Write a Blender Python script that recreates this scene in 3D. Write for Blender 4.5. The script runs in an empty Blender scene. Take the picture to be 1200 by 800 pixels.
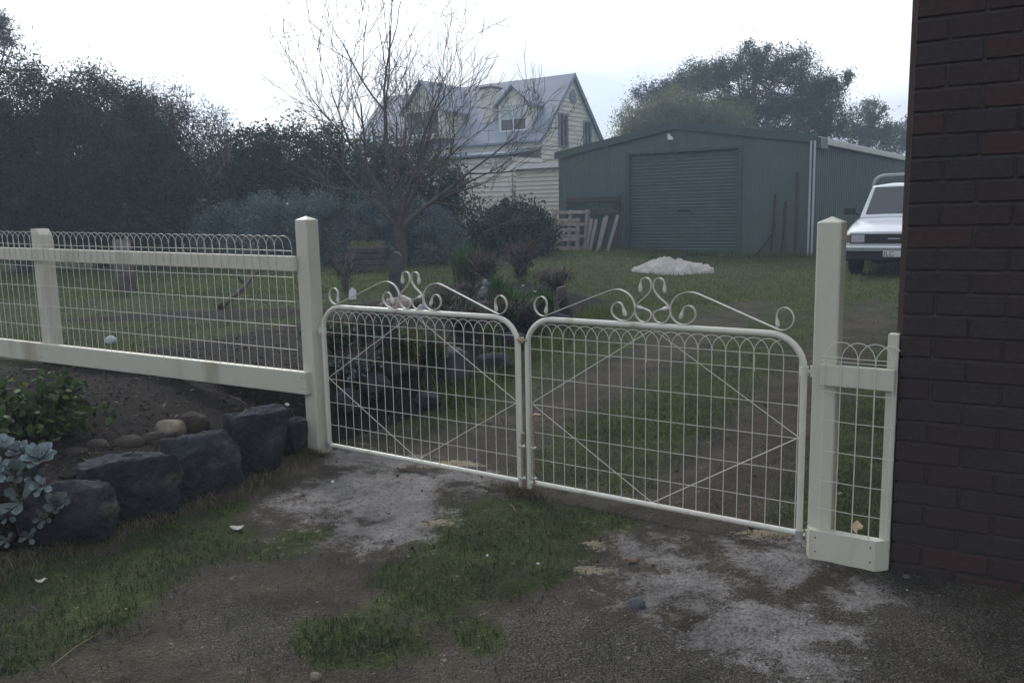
import bpy, bmesh, math, random
import numpy as np
from mathutils import Vector, Matrix, noise
from math import sin, cos, pi, radians, sqrt, atan2

# ------------------------------------------------------------------ camera, sky, sun, exposure
SC = bpy.context.scene
COL = SC.collection
FPX, CAMH, PITCH, ROLL = 1000.0, 1.5, radians(8.6), radians(1.2)
_f = Vector((0, cos(PITCH), -sin(PITCH))); _r = Vector((1, 0, 0)); _u = _r.cross(_f)
_R = _r * cos(ROLL) - _u * sin(ROLL); _U = _u * cos(ROLL) + _r * sin(ROLL)
cam = bpy.data.cameras.new('camera'); cam.sensor_width = 36; cam.lens = 36 * FPX / 1200
cam.clip_start = 0.05; cam.clip_end = 2000
camo = bpy.data.objects.new('camera', cam); COL.objects.link(camo)
m3 = Matrix((_R, _U, -_f)).transposed()
camo.matrix_world = Matrix.Translation((0, 0, CAMH)) @ m3.to_4x4()
SC.camera = camo

SUN_EL, SUN_AZ = radians(34), radians(-20)          # azimuth from +Y, negative to the left
SUND = Vector((cos(SUN_EL) * sin(SUN_AZ), cos(SUN_EL) * cos(SUN_AZ), sin(SUN_EL)))
W = bpy.data.worlds.new('World'); SC.world = W; W.use_nodes = True
nt = W.node_tree; nt.nodes.clear(); N = nt.nodes.new; LK = nt.links.new
out = N('ShaderNodeOutputWorld'); bg = N('ShaderNodeBackground'); LK(bg.outputs[0], out.inputs[0])
bg.inputs['Strength'].default_value = 0.10
sky = N('ShaderNodeTexSky'); sky.sky_type = 'NISHITA'; sky.sun_disc = False
sky.sun_elevation = SUN_EL; sky.sun_rotation = SUN_AZ; sky.air_density = 1.0; sky.dust_density = 2.0
tc = N('ShaderNodeTexCoord'); mp = N('ShaderNodeMapping'); mp.inputs['Scale'].default_value = (1, 1, 2.2)
mp.inputs['Location'].default_value = (3.3, 1.7, 0.4)
LK(tc.outputs['Generated'], mp.inputs['Vector'])
n1 = N('ShaderNodeTexNoise'); n1.inputs['Scale'].default_value = 1.9; n1.inputs['Detail'].default_value = 4
n1.inputs['Roughness'].default_value = 0.55; LK(mp.outputs[0], n1.inputs['Vector'])
r1 = N('ShaderNodeValToRGB'); r1.color_ramp.elements[0].position = 0.28; r1.color_ramp.elements[1].position = 0.46
LK(n1.outputs[0], r1.inputs[0])
n2 = N('ShaderNodeTexNoise'); n2.inputs['Scale'].default_value = 3.1; n2.inputs['Detail'].default_value = 3
LK(mp.outputs[0], n2.inputs['Vector'])
r2 = N('ShaderNodeValToRGB'); r2.color_ramp.elements[0].position = 0.38; r2.color_ramp.elements[1].position = 0.56
r2.color_ramp.elements[0].color = (5.2, 5.8, 6.7, 1); r2.color_ramp.elements[1].color = (8.9, 9.3, 9.8, 1)
LK(n2.outputs[0], r2.inputs[0])
# thin cloud scatters forward round the veiled sun
dt = N('ShaderNodeVectorMath'); dt.operation = 'DOT_PRODUCT'; dt.inputs[1].default_value = SUND
LK(tc.outputs['Generated'], dt.inputs[0])
mr = N('ShaderNodeMapRange'); mr.inputs['From Min'].default_value = 0.2; mr.inputs['From Max'].default_value = 1.0
mr.inputs['To Min'].default_value = 0.0; mr.inputs['To Max'].default_value = 1.0; LK(dt.outputs['Value'], mr.inputs['Value'])
pw = N('ShaderNodeMath'); pw.operation = 'POWER'; pw.inputs[1].default_value = 2.0; LK(mr.outputs[0], pw.inputs[0])
ad = N('ShaderNodeMath'); ad.operation = 'MULTIPLY_ADD'; ad.inputs[1].default_value = 1.4; ad.inputs[2].default_value = 1.0
LK(pw.outputs[0], ad.inputs[0])
ml = N('ShaderNodeVectorMath'); ml.operation = 'SCALE'; LK(r2.outputs[0], ml.inputs[0]); LK(ad.outputs[0], ml.inputs['Scale'])
mx = N('ShaderNodeMix'); mx.data_type = 'RGBA'; LK(r1.outputs[0], mx.inputs[0]); LK(sky.outputs[0], mx.inputs[6]); LK(ml.outputs[0], mx.inputs[7])
LK(mx.outputs[2], bg.inputs[0])

sl = bpy.data.lights.new('sun', 'SUN'); sl.energy = 1.4; sl.angle = radians(11); sl.color = (1, 0.95, 0.87)
so = bpy.data.objects.new('sun', sl); COL.objects.link(so); so.location = (0, 0, 30)
so.rotation_euler = SUND.to_track_quat('Z', 'Y').to_euler()
vs = SC.view_settings; vs.view_transform = 'Standard'; vs.look = 'None'; vs.exposure = 0.0; vs.gamma = 1; vs.use_curve_mapping = False
try:
    SC.cycles.max_bounces = 6; SC.cycles.diffuse_bounces = 3; SC.cycles.transparent_max_bounces = 8; SC.cycles.volume_bounces = 0
    SC.cycles.use_denoising = True; SC.cycles.use_adaptive_sampling = True; SC.cycles.adaptive_threshold = .025
except Exception: pass

# ------------------------------------------------------------------ the lie of the land
def ray(px, py): return _f + _R * ((px - 600) / FPX) + _U * ((400 - py) / FPX)
CAMP = Vector((0, 0, CAMH))
def AT(px, py, Y):
    d = ray(px, py); return CAMP + d * (Y / d.y)
A = radians(34.4)
UU = Vector((cos(A), -sin(A), 0)); VV = Vector((sin(A), cos(A), 0))   # along the gates, back from the gates
L0 = Vector((-1.3218, 5.3277, 0))
def XY(a, b): p = L0 + UU * a + VV * b; return p.x, p.y
def AB(x, y):
    dx, dy = x - L0.x, y - L0.y
    return dx * UU.x + dy * UU.y, dx * VV.x + dy * VV.y
def sst(e0, e1, x):
    t = min(1, max(0, (x - e0) / (e1 - e0))); return t * t * (3 - 2 * t)
def edge(b):
    if b < 0: return 0.02 - .10 * sst(-.45, -.12, b)
    if b < 1.2: return -.08 + .0333 * b
    return -0.04 - 0.26 * (b - 1.2)
def terr(x, y):
    a, b = AB(x, y)
    zd = 0.0175 * min(17.5, max(0, b - 0.5))
    e = edge(b)
    if b < 0:
        zl = 0.25 + 0.17 * sst(0.0, 1.3, e - a)
        w = sst(e + .02, e - .06, a)
        w *= sst(-3.2, -2.2, b) if b < -2 else 1
        if b > -.25 and a > -.1: w *= 1
    else:
        zl = 0.42
        w = sst(e + .05, e - (0.30 + .1 * b), a) if b < 6 else sst(e + .3, e - 2.5, a)
    z = zd * (1 - w) + zl * w
    if b > 6: z = z * 1.0
    return z
def bump(x, y):
    d = y + abs(x) * .2
    k = 1.0 if d < 9 else max(0, 1 - (d - 9) / 8)
    v = noise.fractal(Vector((x * 1.3, y * 1.3, 0.3)), 1.0, 2.0, 3) * 0.010
    v += noise.fractal(Vector((x * 6, y * 6, 5.3)), 1.0, 2.0, 3) * 0.0065
    v += abs(noise.noise(Vector((x * 17, y * 17, 2.3)))) * 0.006
    return v * k
def GZ(x, y): return terr(x, y) + bump(x, y)
def G(px, py):
    d = ray(px, py); t = 1.0
    for i in range(4000):
        p = CAMP + d * t
        if p.z <= GZ(p.x, p.y): return p
        t += 0.01 if t < 12 else .03
    return p
def onfloor(a, b):
    x, y = XY(a, b); return Vector((x, y, terr(x, y)))
RZ = -A                                                              # z-rotation that lines +X up with the gates

# ------------------------------------------------------------------ helpers: tags, meshes
def tag(o, label=None, cat=None, group=None, kind=None):
    if label: o['label'] = label
    if cat: o['category'] = cat
    if group: o['group'] = group
    if kind: o['kind'] = kind
    return o
def empty(name, loc=(0, 0, 0), rz=0, label=None, cat=None, group=None):
    o = bpy.data.objects.new(name, None); COL.objects.link(o); o.location = loc; o.rotation_euler = (0, 0, rz)
    o.empty_display_size = .1
    return tag(o, label, cat, group)
def link(name, mesh, mt=None, parent=None, smooth=False):
    o = bpy.data.objects.new(name, mesh); COL.objects.link(o)
    if mt and not mesh.materials: mesh.materials.append(mt)
    if parent: o.parent = parent
    if smooth:
        mesh.polygons.foreach_set('use_smooth', [True] * len(mesh.polygons))
    return o
class MB:
    def __init__(s): s.v = []; s.f = []
    def add(s, vs, fs):
        o = len(s.v); s.v += [tuple(p) for p in vs]; s.f += [tuple(i + o for i in f) for f in fs]; return s
    def box(s, x0, x1, y0, y1, z0, z1, M=None, c=0.0):
        if c <= 0:
            vs = [(x, y, z) for z in (z0, z1) for y in (y0, y1) for x in (x0, x1)]
            fs = [(0, 2, 3, 1), (4, 5, 7, 6), (0, 1, 5, 4), (2, 6, 7, 3), (0, 4, 6, 2), (1, 3, 7, 5)]
        else:
            bm = bmesh.new(); bmesh.ops.create_cube(bm, size=1)
            for q in bm.verts: q.co = Vector(((x0 + x1) / 2 + q.co.x * (x1 - x0), (y0 + y1) / 2 + q.co.y * (y1 - y0), (z0 + z1) / 2 + q.co.z * (z1 - z0)))
            bmesh.ops.bevel(bm, geom=bm.edges[:], offset=c, segments=1, affect='EDGES')
            bm.verts.index_update(); vs = [q.co.copy() for q in bm.verts]; fs = [[q.index for q in f.verts] for f in bm.faces]; bm.free()
        if M is not None: vs = [M @ Vector(p) for p in vs]
        return s.add(vs, fs)
    def tube(s, pts, r, n=6, cap=True):
        pts = [Vector(p) for p in pts]; k = len(pts)
        rr = r if isinstance(r, (list, tuple)) else [r] * k
        t0 = (pts[1] - pts[0]).normalized()
        ref = Vector((0, 0, 1)) if abs(t0.z) < .9 else Vector((1, 0, 0))
        nx = t0.cross(ref).normalized(); vs = []
        for i, p in enumerate(pts):
            if i == 0: t = t0
            elif i == k - 1: t = (pts[i] - pts[i - 1]).normalized()
            else: t = ((pts[i] - pts[i - 1]).normalized() + (pts[i + 1] - pts[i]).normalized()).normalized()
            nx = (nx - t * nx.dot(t)); nx = nx.normalized() if nx.length > 1e-6 else t.orthogonal().normalized()
            ny = t.cross(nx)
            for j in range(n):
                a = 2 * pi * j / n; vs.append(p + (nx * cos(a) + ny * sin(a)) * rr[i])
        fs = [(i * n + j, i * n + (j + 1) % n, (i + 1) * n + (j + 1) % n, (i + 1) * n + j) for i in range(k - 1) for j in range(n)]
        if cap: fs += [tuple(range(n - 1, -1, -1)), tuple((k - 1) * n + j for j in range(n))]
        return s.add(vs, fs)
    def prism(s, poly, y0, y1, M=None):                              # poly in (x,z), extruded along y
        n = len(poly); vs = [(x, y0, z) for x, z in poly] + [(x, y1, z) for x, z in poly]
        fs = [tuple(range(n)), tuple(range(2 * n - 1, n - 1, -1))] + [(i, i + n, (i + 1) % n + n, (i + 1) % n) for i in range(n)]
        if M is not None: vs = [M @ Vector(p) for p in vs]
        return s.add(vs, fs)
    def hprism(s, poly, z0, z1, M=None):                             # poly in (x,y), extruded up
        n = len(poly); vs = [(x, y, z0) for x, y in poly] + [(x, y, z1) for x, y in poly]
        fs = [tuple(range(n - 1, -1, -1)), tuple(range(n, 2 * n))] + [(i, (i + 1) % n, (i + 1) % n + n, i + n) for i in range(n)]
        if M is not None: vs = [M @ Vector(p) for p in vs]
        return s.add(vs, fs)
    def lathe(s, prof, n=16, M=None):                                # prof: (r,z)
        vs = [(r * cos(2 * pi * j / n), r * sin(2 * pi * j / n), z) for r, z in prof for j in range(n)]
        k = len(prof)
        fs = [(i * n + j, i * n + (j + 1) % n, (i + 1) * n + (j + 1) % n, (i + 1) * n + j) for i in range(k - 1) for j in range(n)]
        fs += [tuple(range(n - 1, -1, -1)), tuple((k - 1) * n + j for j in range(n))]
        if M is not None: vs = [M @ Vector(p) for p in vs]
        return s.add(vs, fs)
    def mesh(s, name='m', fix=True):
        me = bpy.data.meshes.new(name); me.from_pydata(s.v, [], s.f)
        if fix:
            bm = bmesh.new(); bm.from_mesh(me); bmesh.ops.recalc_face_normals(bm, faces=bm.faces[:]); bm.to_mesh(me); bm.free()
        me.update(); return me
    def obj(s, name, mt, parent=None, smooth=False, fix=True): return link(name, s.mesh(name, fix), mt, parent, smooth)
def arr_mesh(name, V, F):
    V = np.asarray(V, np.float32); F = np.asarray(F, np.int32); k = F.shape[1]
    me = bpy.data.meshes.new(name); me.vertices.add(len(V)); me.vertices.foreach_set('co', V.ravel())
    me.loops.add(F.size); me.loops.foreach_set('vertex_index', F.ravel())
    me.polygons.add(len(F)); me.polygons.foreach_set('loop_start', np.arange(0, F.size, k, dtype=np.int32))
    me.update(calc_edges=True); return me
def smooth_path(pts, per=6):                                         # Catmull-Rom
    P = [Vector(p) for p in pts]; o = []
    for i in range(len(P) - 1):
        p0 = P[max(0, i - 1)]; p1 = P[i]; p2 = P[i + 1]; p3 = P[min(len(P) - 1, i + 2)]
        for k in range(per):
            t = k / per
            o.append(0.5 * ((2 * p1) + (p2 - p0) * t + (2 * p0 - 5 * p1 + 4 * p2 - p3) * t * t + (3 * p1 - p0 - 3 * p2 + p3) * t ** 3))
    o.append(P[-1]); return o
def smooth_angle(o, ang=40):
    me = o.data; me.polygons.foreach_set('use_smooth', [True] * len(me.polygons))
    bm = bmesh.new(); bm.from_mesh(me)
    for e in bm.edges:
        if len(e.link_faces) == 2 and e.calc_face_angle(0) > radians(ang): e.smooth = False
    bm.to_mesh(me); bm.free(); return o

# ------------------------------------------------------------------ materials
def mat(name, c1, c2=None, scale=8.0, rough=0.7, bump_=0.0, bscale=None, metal=0.0, spec=0.4, detail=5, coords='Object', stretch=(1, 1, 1), island=0.0, dirt=None):
    m = bpy.data.materials.new(name); m.use_nodes = True; t = m.node_tree; b = t.nodes['Principled BSDF']
    b.inputs['Roughness'].default_value = rough; b.inputs['Metallic'].default_value = metal
    b.inputs['Specular IOR Level'].default_value = spec
    co = t.nodes.new('ShaderNodeTexCoord'); mpn = t.nodes.new('ShaderNodeMapping'); mpn.inputs['Scale'].default_value = stretch
    t.links.new(co.outputs[coords], mpn.inputs[0])
    c2 = c2 or tuple(x * .8 for x in c1)
    nz = t.nodes.new('ShaderNodeTexNoise'); nz.inputs['Scale'].default_value = scale; nz.inputs['Detail'].default_value = detail
    nz.inputs['Roughness'].default_value = .62
    t.links.new(mpn.outputs[0], nz.inputs['Vector'])
    rp = t.nodes.new('ShaderNodeValToRGB'); rp.color_ramp.elements[0].position = .33; rp.color_ramp.elements[1].position = .67
    rp.color_ramp.elements[0].color = (*c2, 1); rp.color_ramp.elements[1].color = (*c1, 1)
    t.links.new(nz.outputs[0], rp.inputs[0]); col = rp.outputs[0]
    if dirt:
        n3 = t.nodes.new('ShaderNodeTexNoise'); n3.inputs['Scale'].default_value = dirt[1]; n3.inputs['Detail'].default_value = 8
        t.links.new(mpn.outputs[0], n3.inputs['Vector'])
        r3 = t.nodes.new('ShaderNodeValToRGB'); r3.color_ramp.elements[0].position = dirt[2]; r3.color_ramp.elements[1].position = dirt[2] + .15
        t.links.new(n3.outputs[0], r3.inputs[0])
        mm = t.nodes.new('ShaderNodeMix'); mm.data_type = 'RGBA'; t.links.new(r3.outputs[0], mm.inputs[0])
        t.links.new(col, mm.inputs[6]); mm.inputs[7].default_value = (*dirt[0], 1); col = mm.outputs[2]
    if island:
        g = t.nodes.new('ShaderNodeNewGeometry'); hs = t.nodes.new('ShaderNodeHueSaturation')
        ma = t.nodes.new('ShaderNodeMapRange'); ma.inputs['To Min'].default_value = 1 - island; ma.inputs['To Max'].default_value = 1 + island
        t.links.new(g.outputs['Random Per Island'], ma.inputs['Value']); t.links.new(ma.outputs[0], hs.inputs['Value'])
        t.links.new(col, hs.inputs['Color']); col = hs.outputs[0]
    t.links.new(col, b.inputs['Base Color'])
    if bump_:
        bn = t.nodes.new('ShaderNodeTexNoise'); bn.inputs['Scale'].default_value = bscale or scale * 5; bn.inputs['Detail'].default_value = 6
        t.links.new(mpn.outputs[0], bn.inputs['Vector'])
        bp = t.nodes.new('ShaderNodeBump'); bp.inputs['Strength'].default_value = bump_; bp.inputs['Distance'].default_value = .02
        t.links.new(bn.outputs[0], bp.inputs['Height']); t.links.new(bp.outputs[0], b.inputs['Normal'])
    return m
def leafmat(name, c1, c2, scale=1.2, transl=0.35, island=0.35, rough=.55):
    m = mat(name, c1, c2, scale, rough=rough, island=island, spec=.3); t = m.node_tree; b = t.nodes['Principled BSDF']
    src = b.inputs['Base Color'].links[0].from_socket
    tr = t.nodes.new('ShaderNodeBsdfTranslucent'); t.links.new(src, tr.inputs['Color'])
    ms = t.nodes.new('ShaderNodeMixShader'); ms.inputs[0].default_value = transl
    t.links.new(b.outputs[0], ms.inputs[1]); t.links.new(tr.outputs[0], ms.inputs[2])
    t.links.new(ms.outputs[0], t.nodes['Material Output'].inputs[0]); return m
def glassmat(name, c=(.05, .06, .07), rough=.06):
    m = mat(name, c, tuple(x * .7 for x in c), 3, rough=rough, spec=.7); return m

M_cream = mat('cream_paint', (.60, .585, .485), (.545, .53, .435), 6, rough=.42, bump_=.12, bscale=90, stretch=(1, 1, .25), dirt=((.37, .33, .24), 3.5, .57))
M_gate = mat('gate_paint', (.70, .69, .61), (.63, .62, .545), 14, rough=.25, dirt=((.40, .34, .25), 9, .62))
M_wire = mat('painted_wire', (.70, .69, .61), (.60, .59, .52), 20, rough=.4)
M_rust = mat('raw_bolt_steel', (.45, .38, .24), (.30, .22, .12), 40, rough=.45, metal=.5)
M_zinc = mat('zinc', (.62, .62, .60), (.5, .5, .48), 20, rough=.3, metal=.6)
M_screw = mat('screw_head', (.10, .09, .08), None, 20, rough=.6)
M_basalt = mat('basalt', (.046, .047, .060), (.018, .019, .025), 6, rough=.9, bump_=1.0, bscale=34, dirt=((.105, .098, .088), 7, .58))
M_brownrock = mat('brown_rock', (.050, .037, .027), (.024, .019, .015), 8, rough=.9, bump_=.8, bscale=30, dirt=((.06, .07, .02), 6, .60))
M_palerock = mat('pale_rock', (.26, .225, .165), (.10, .082, .06), 9, rough=.9, bump_=.7, bscale=40)
M_greyrock = mat('grey_rock', (.115, .118, .130), (.05, .052, .058), 5, rough=.9, bump_=.8, bscale=24)
M_mortar = mat('mortar', (.090, .082, .082), (.065, .060, .060), 30, rough=.95, bump_=.4, bscale=120)
M_brickA = mat('brick_dark', (.070, .047, .046), (.042, .031, .032), 9, rough=.85, bump_=.6, bscale=70, coords='Generated')
M_brickB = mat('brick_purple', (.066, .050, .056), (.038, .031, .037), 7, rough=.85, bump_=.6, bscale=60, coords='Generated')
M_brickC = mat('brick_red', (.084, .046, .040), (.050, .033, .033), 6, rough=.85, bump_=.6, bscale=70, coords='Generated')
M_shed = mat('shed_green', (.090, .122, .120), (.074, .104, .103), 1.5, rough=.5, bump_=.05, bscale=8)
M_sheddoor = mat('roller_door_green', (.095, .128, .128), (.078, .108, .109), 2, rough=.45)
M_shedtrim = mat('shed_trim', (.060, .095, .095), None, 2, rough=.45)
M_white = mat('white_paint', (.74, .75, .76), (.66, .67, .69), 5, rough=.5)
M_pipe = mat('pale_downpipe', (.50, .53, .58), None, 6, rough=.5)
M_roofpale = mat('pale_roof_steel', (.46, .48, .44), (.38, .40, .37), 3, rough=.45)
M_board = mat('weatherboard', (.64, .64, .57), (.58, .58, .52), 2, rough=.6)
M_whiteboard = mat('pale_weatherboard', (.62, .60, .50), (.54, .52, .44), 2, rough=.65)
M_roofblue = mat('blue_grey_roof', (.24, .27, .34), (.19, .22, .28), 1.2, rough=.4)
M_glass = glassmat('dark_window_glass')
M_blind = mat('window_blind', (.50, .56, .58), None, 5, rough=.7)
M_brownrail = mat('brown_trim', (.14, .10, .08), None, 5, rough=.7)
M_oldwood = mat('weathered_timber', (.37, .335, .31), (.20, .18, .165), 5, rough=.85, bump_=.4, bscale=40, stretch=(1, 1, .2))
M_darkwood = mat('dark_timber', (.085, .070, .062), (.045, .038, .034), 5, rough=.9, bump_=.5, bscale=30)
M_bark = mat('bark', (.115, .095, .085), (.055, .046, .042), 9, rough=.95, bump_=.8, bscale=30, stretch=(1, 1, .3))
M_twig = mat('twig_bark', (.175, .140, .120), (.115, .092, .080), 9, rough=.95)
M_sheet = mat('white_sheet', (.62, .60, .56), (.46, .44, .42), 5, rough=.8, bump_=.5, bscale=14)
M_carw = mat('car_white_paint', (.70, .72, .76), (.68, .70, .74), 2, rough=.18, spec=.6)
M_carglass = glassmat('car_glass', (.03, .035, .045), .04)
M_carblack = mat('car_black_plastic', (.022, .023, .025), None, 20, rough=.5)
M_tyre = mat('tyre_rubber', (.018, .018, .018), None, 20, rough=.85)
M_chrome = mat('dull_chrome', (.55, .57, .60), None, 10, rough=.22, metal=.9)
M_lens = mat('lamp_lens', (.50, .54, .58), (.36, .4, .44), 30, rough=.12, spec=.8)
M_amber = mat('amber_lens', (.30, .16, .06), None, 30, rough=.2)
M_rack = mat('rack_pipe', (.34, .38, .38), None, 10, rough=.4)
M_scrap = mat('cream_scrap', (.72, .58, .36), (.6, .46, .28), 20, rough=.8)
M_leaflit = mat('fallen_leaf', (.50, .48, .42), (.36, .34, .28), 20, rough=.8)

def rgb(t, v): n = t.nodes.new('ShaderNodeRGB'); n.outputs[0].default_value = (*v, 1); return n.outputs[0]
def ground_material():
    m = bpy.data.materials.new('ground_mix'); m.use_nodes = True; t = m.node_tree; b = t.nodes['Principled BSDF']; n = t.nodes.new; l = t.links.new
    b.inputs['Roughness'].default_value = .95; b.inputs['Specular IOR Level'].default_value = .2
    co = n('ShaderNodeTexCoord')
    def nz(scale, det=6, rough=.65):
        q = n('ShaderNodeTexNoise'); q.inputs['Scale'].default_value = scale; q.inputs['Detail'].default_value = det; q.inputs['Roughness'].default_value = rough
        l(co.outputs['Object'], q.inputs['Vector']); return q.outputs[0]
    def ramp(s, p0, p1, c0=(0, 0, 0), c1=(1, 1, 1)):
        r = n('ShaderNodeValToRGB'); r.color_ramp.elements[0].position = p0; r.color_ramp.elements[1].position = p1
        r.color_ramp.elements[0].color = (*c0, 1); r.color_ramp.elements[1].color = (*c1, 1); l(s, r.inputs[0]); return r.outputs[0]
    def mix(f, a_, b_):
        q = n('ShaderNodeMix'); q.data_type = 'RGBA'; l(f, q.inputs[0]); l(a_, q.inputs[6]); l(b_, q.inputs[7]); return q.outputs[2]
    def mth(op, a_, b_):
        q = n('ShaderNodeMath'); q.operation = op; q.use_clamp = False
        for i, s in enumerate((a_, b_)):
            if isinstance(s, (int, float)): q.inputs[i].default_value = s
            else: l(s, q.inputs[i])
        return q.outputs[0]
    at1 = n('ShaderNodeAttribute'); at1.attribute_name = 'mask1'; sp1 = n('ShaderNodeSeparateColor'); l(at1.outputs['Color'], sp1.inputs[0])
    at2 = n('ShaderNodeAttribute'); at2.attribute_name = 'mask2'; sp2 = n('ShaderNodeSeparateColor'); l(at2.outputs['Color'], sp2.inputs[0])
    f1 = nz(2.6, 3); f2 = nz(9, 5); f3 = nz(45, 4); f4 = nz(150, 2)
    brk = mth('ADD', mth('MULTIPLY', f2, .55), mth('MULTIPLY', f3, .45))        # 0..1 about .5
    def soft2(mask):                                                            # grainy broken edge
        gr_ = mth('ADD', mth('MULTIPLY', f2, .45), mth('ADD', mth('MULTIPLY', f3, .35), mth('MULTIPLY', f4, .20)))
        v = mth('ADD', mask, mth('MULTIPLY', mth('SUBTRACT', gr_, .5), 4.2)); return ramp(v, .36, .66)
    def soft(mask, k=.55):                                                      # break up a painted mask with noise
        v = mth('ADD', mask, mth('MULTIPLY', mth('SUBTRACT', brk, .5), 2.4 * k)); return ramp(v, .30, .72)
    dirt = mix(f2, rgb(t, (.044, .036, .028)), rgb(t, (.098, .082, .062)))
    dirt = mix(ramp(f4, .52, .75), dirt, rgb(t, (.15, .138, .12)))
    base = dirt
    grav = mix(ramp(f4, .45, .66), rgb(t, (.042, .038, .034)), rgb(t, (.190, .176, .155)))
    base = mix(mth('MULTIPLY', soft2(sp2.outputs['Green']), .8), base, grav)
    soil = mix(f2, rgb(t, (.012, .0095, .0085)), rgb(t, (.032, .025, .021)))
    soil = mix(ramp(f4, .58, .72), soil, rgb(t, (.070, .055, .044)))
    base = mix(soft(sp1.outputs['Blue'], .3), base, soil)
    gr = mix(f2, rgb(t, (.036, .050, .016)), rgb(t, (.075, .095, .030)))
    gr = mix(ramp(f3, .52, .72), gr, rgb(t, (.085, .075, .045)))
    base = mix(soft(sp1.outputs['Red'], .5), base, gr)
    ash = mix(f2, rgb(t, (.21, .195, .19)), rgb(t, (.37, .35, .345)))
    ash = mix(ramp(f3, .48, .66), ash, rgb(t, (.13, .118, .11)))
    base = mix(mth('MULTIPLY', soft2(sp1.outputs['Green']), .92), base, ash)
    sand = mix(f3, rgb(t, (.28, .24, .165)), rgb(t, (.38, .335, .24)))
    base = mix(soft2(sp2.outputs['Red']), base, sand)
    hs = n('ShaderNodeHueSaturation'); mr_ = n('ShaderNodeMapRange'); mr_.inputs['From Min'].default_value = .3; mr_.inputs['From Max'].default_value = .7; mr_.inputs['To Min'].default_value = .62; mr_.inputs['To Max'].default_value = 1.35
    l(f1, mr_.inputs['Value']); l(mr_.outputs[0], hs.inputs['Value']); l(base, hs.inputs['Color']); base = hs.outputs[0]
    l(base, b.inputs['Base Color'])
    vo = n('ShaderNodeTexVoronoi'); vo.inputs['Scale'].default_value = 70; l(co.outputs['Object'], vo.inputs['Vector'])
    h = mth('ADD', mth('MULTIPLY', f3, 1.0), mth('ADD', mth('MULTIPLY', f4, .7), mth('MULTIPLY', vo.outputs['Distance'], .6)))
    bp = n('ShaderNodeBump'); bp.inputs['Strength'].default_value = .9; bp.inputs['Distance'].default_value = .03; l(h, bp.inputs['Height']); l(bp.outputs[0], b.inputs['Normal'])
    return m
M_ground = ground_material()

# ------------------------------------------------------------------ ground sheet with painted-in cover (grass, ash, soil, sand, gravel)
def blob(x, y, cx, cy, rx, ry, rot=0):
    dx, dy = x - cx, y - cy; c, s = cos(rot), sin(rot); px, py = dx * c + dy * s, -dx * s + dy * c
    return max(0, 1 - sqrt((px / rx) ** 2 + (py / ry) ** 2))
def pxblob(x0, y0, wx, wy, z=0):                                       # an ellipse on the flat drive
    d = ray(x0, y0); p = CAMP + d * ((z - CAMH) / d.z)
    d2 = ray(x0 + wx, y0); q = CAMP + d2 * ((z - CAMH) / d2.z); d3 = ray(x0, y0 - wy); r = CAMP + d3 * ((z - CAMH) / d3.z)
    return (p.x, p.y, (q - p).length, (r - p).length)
ASH = [(*pxblob(*q), 0, 1.0 if q[0] < 600 else .66) for q in ((440, 590, 150, 62), (480, 535, 130, 22), (560, 560, 70, 22), (400, 540, 50, 16), (800, 680, 190, 60), (890, 735, 170, 60), (760, 640, 110, 30), (900, 650, 120, 40), (1010, 700, 110, 30))]
SAND = [pxblob(*q) for q in ((668, 669, 44, 9), (690, 635, 30, 7), (520, 610, 34, 8), (430, 520, 44, 8), (540, 545, 60, 7), (880, 625, 60, 10))]
GRASS = [pxblob(*q) for q in ((590, 620, 150, 60), (690, 600, 120, 34), (520, 690, 110, 55), (430, 750, 80, 55), (120, 690, 150, 60), (210, 640, 110, 44), (60, 740, 120, 50), (480, 553, 60, 14), (260, 605, 70, 24), (330, 640, 60, 30), (20, 680, 100, 50), (560, 760, 70, 40), (620, 690, 60, 24))]
GRAVEL = [pxblob(*q) for q in ((300, 750, 150, 45), (700, 770, 250, 60), (1100, 740, 220, 70), (900, 790, 300, 60), (1080, 680, 150, 30))]
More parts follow.
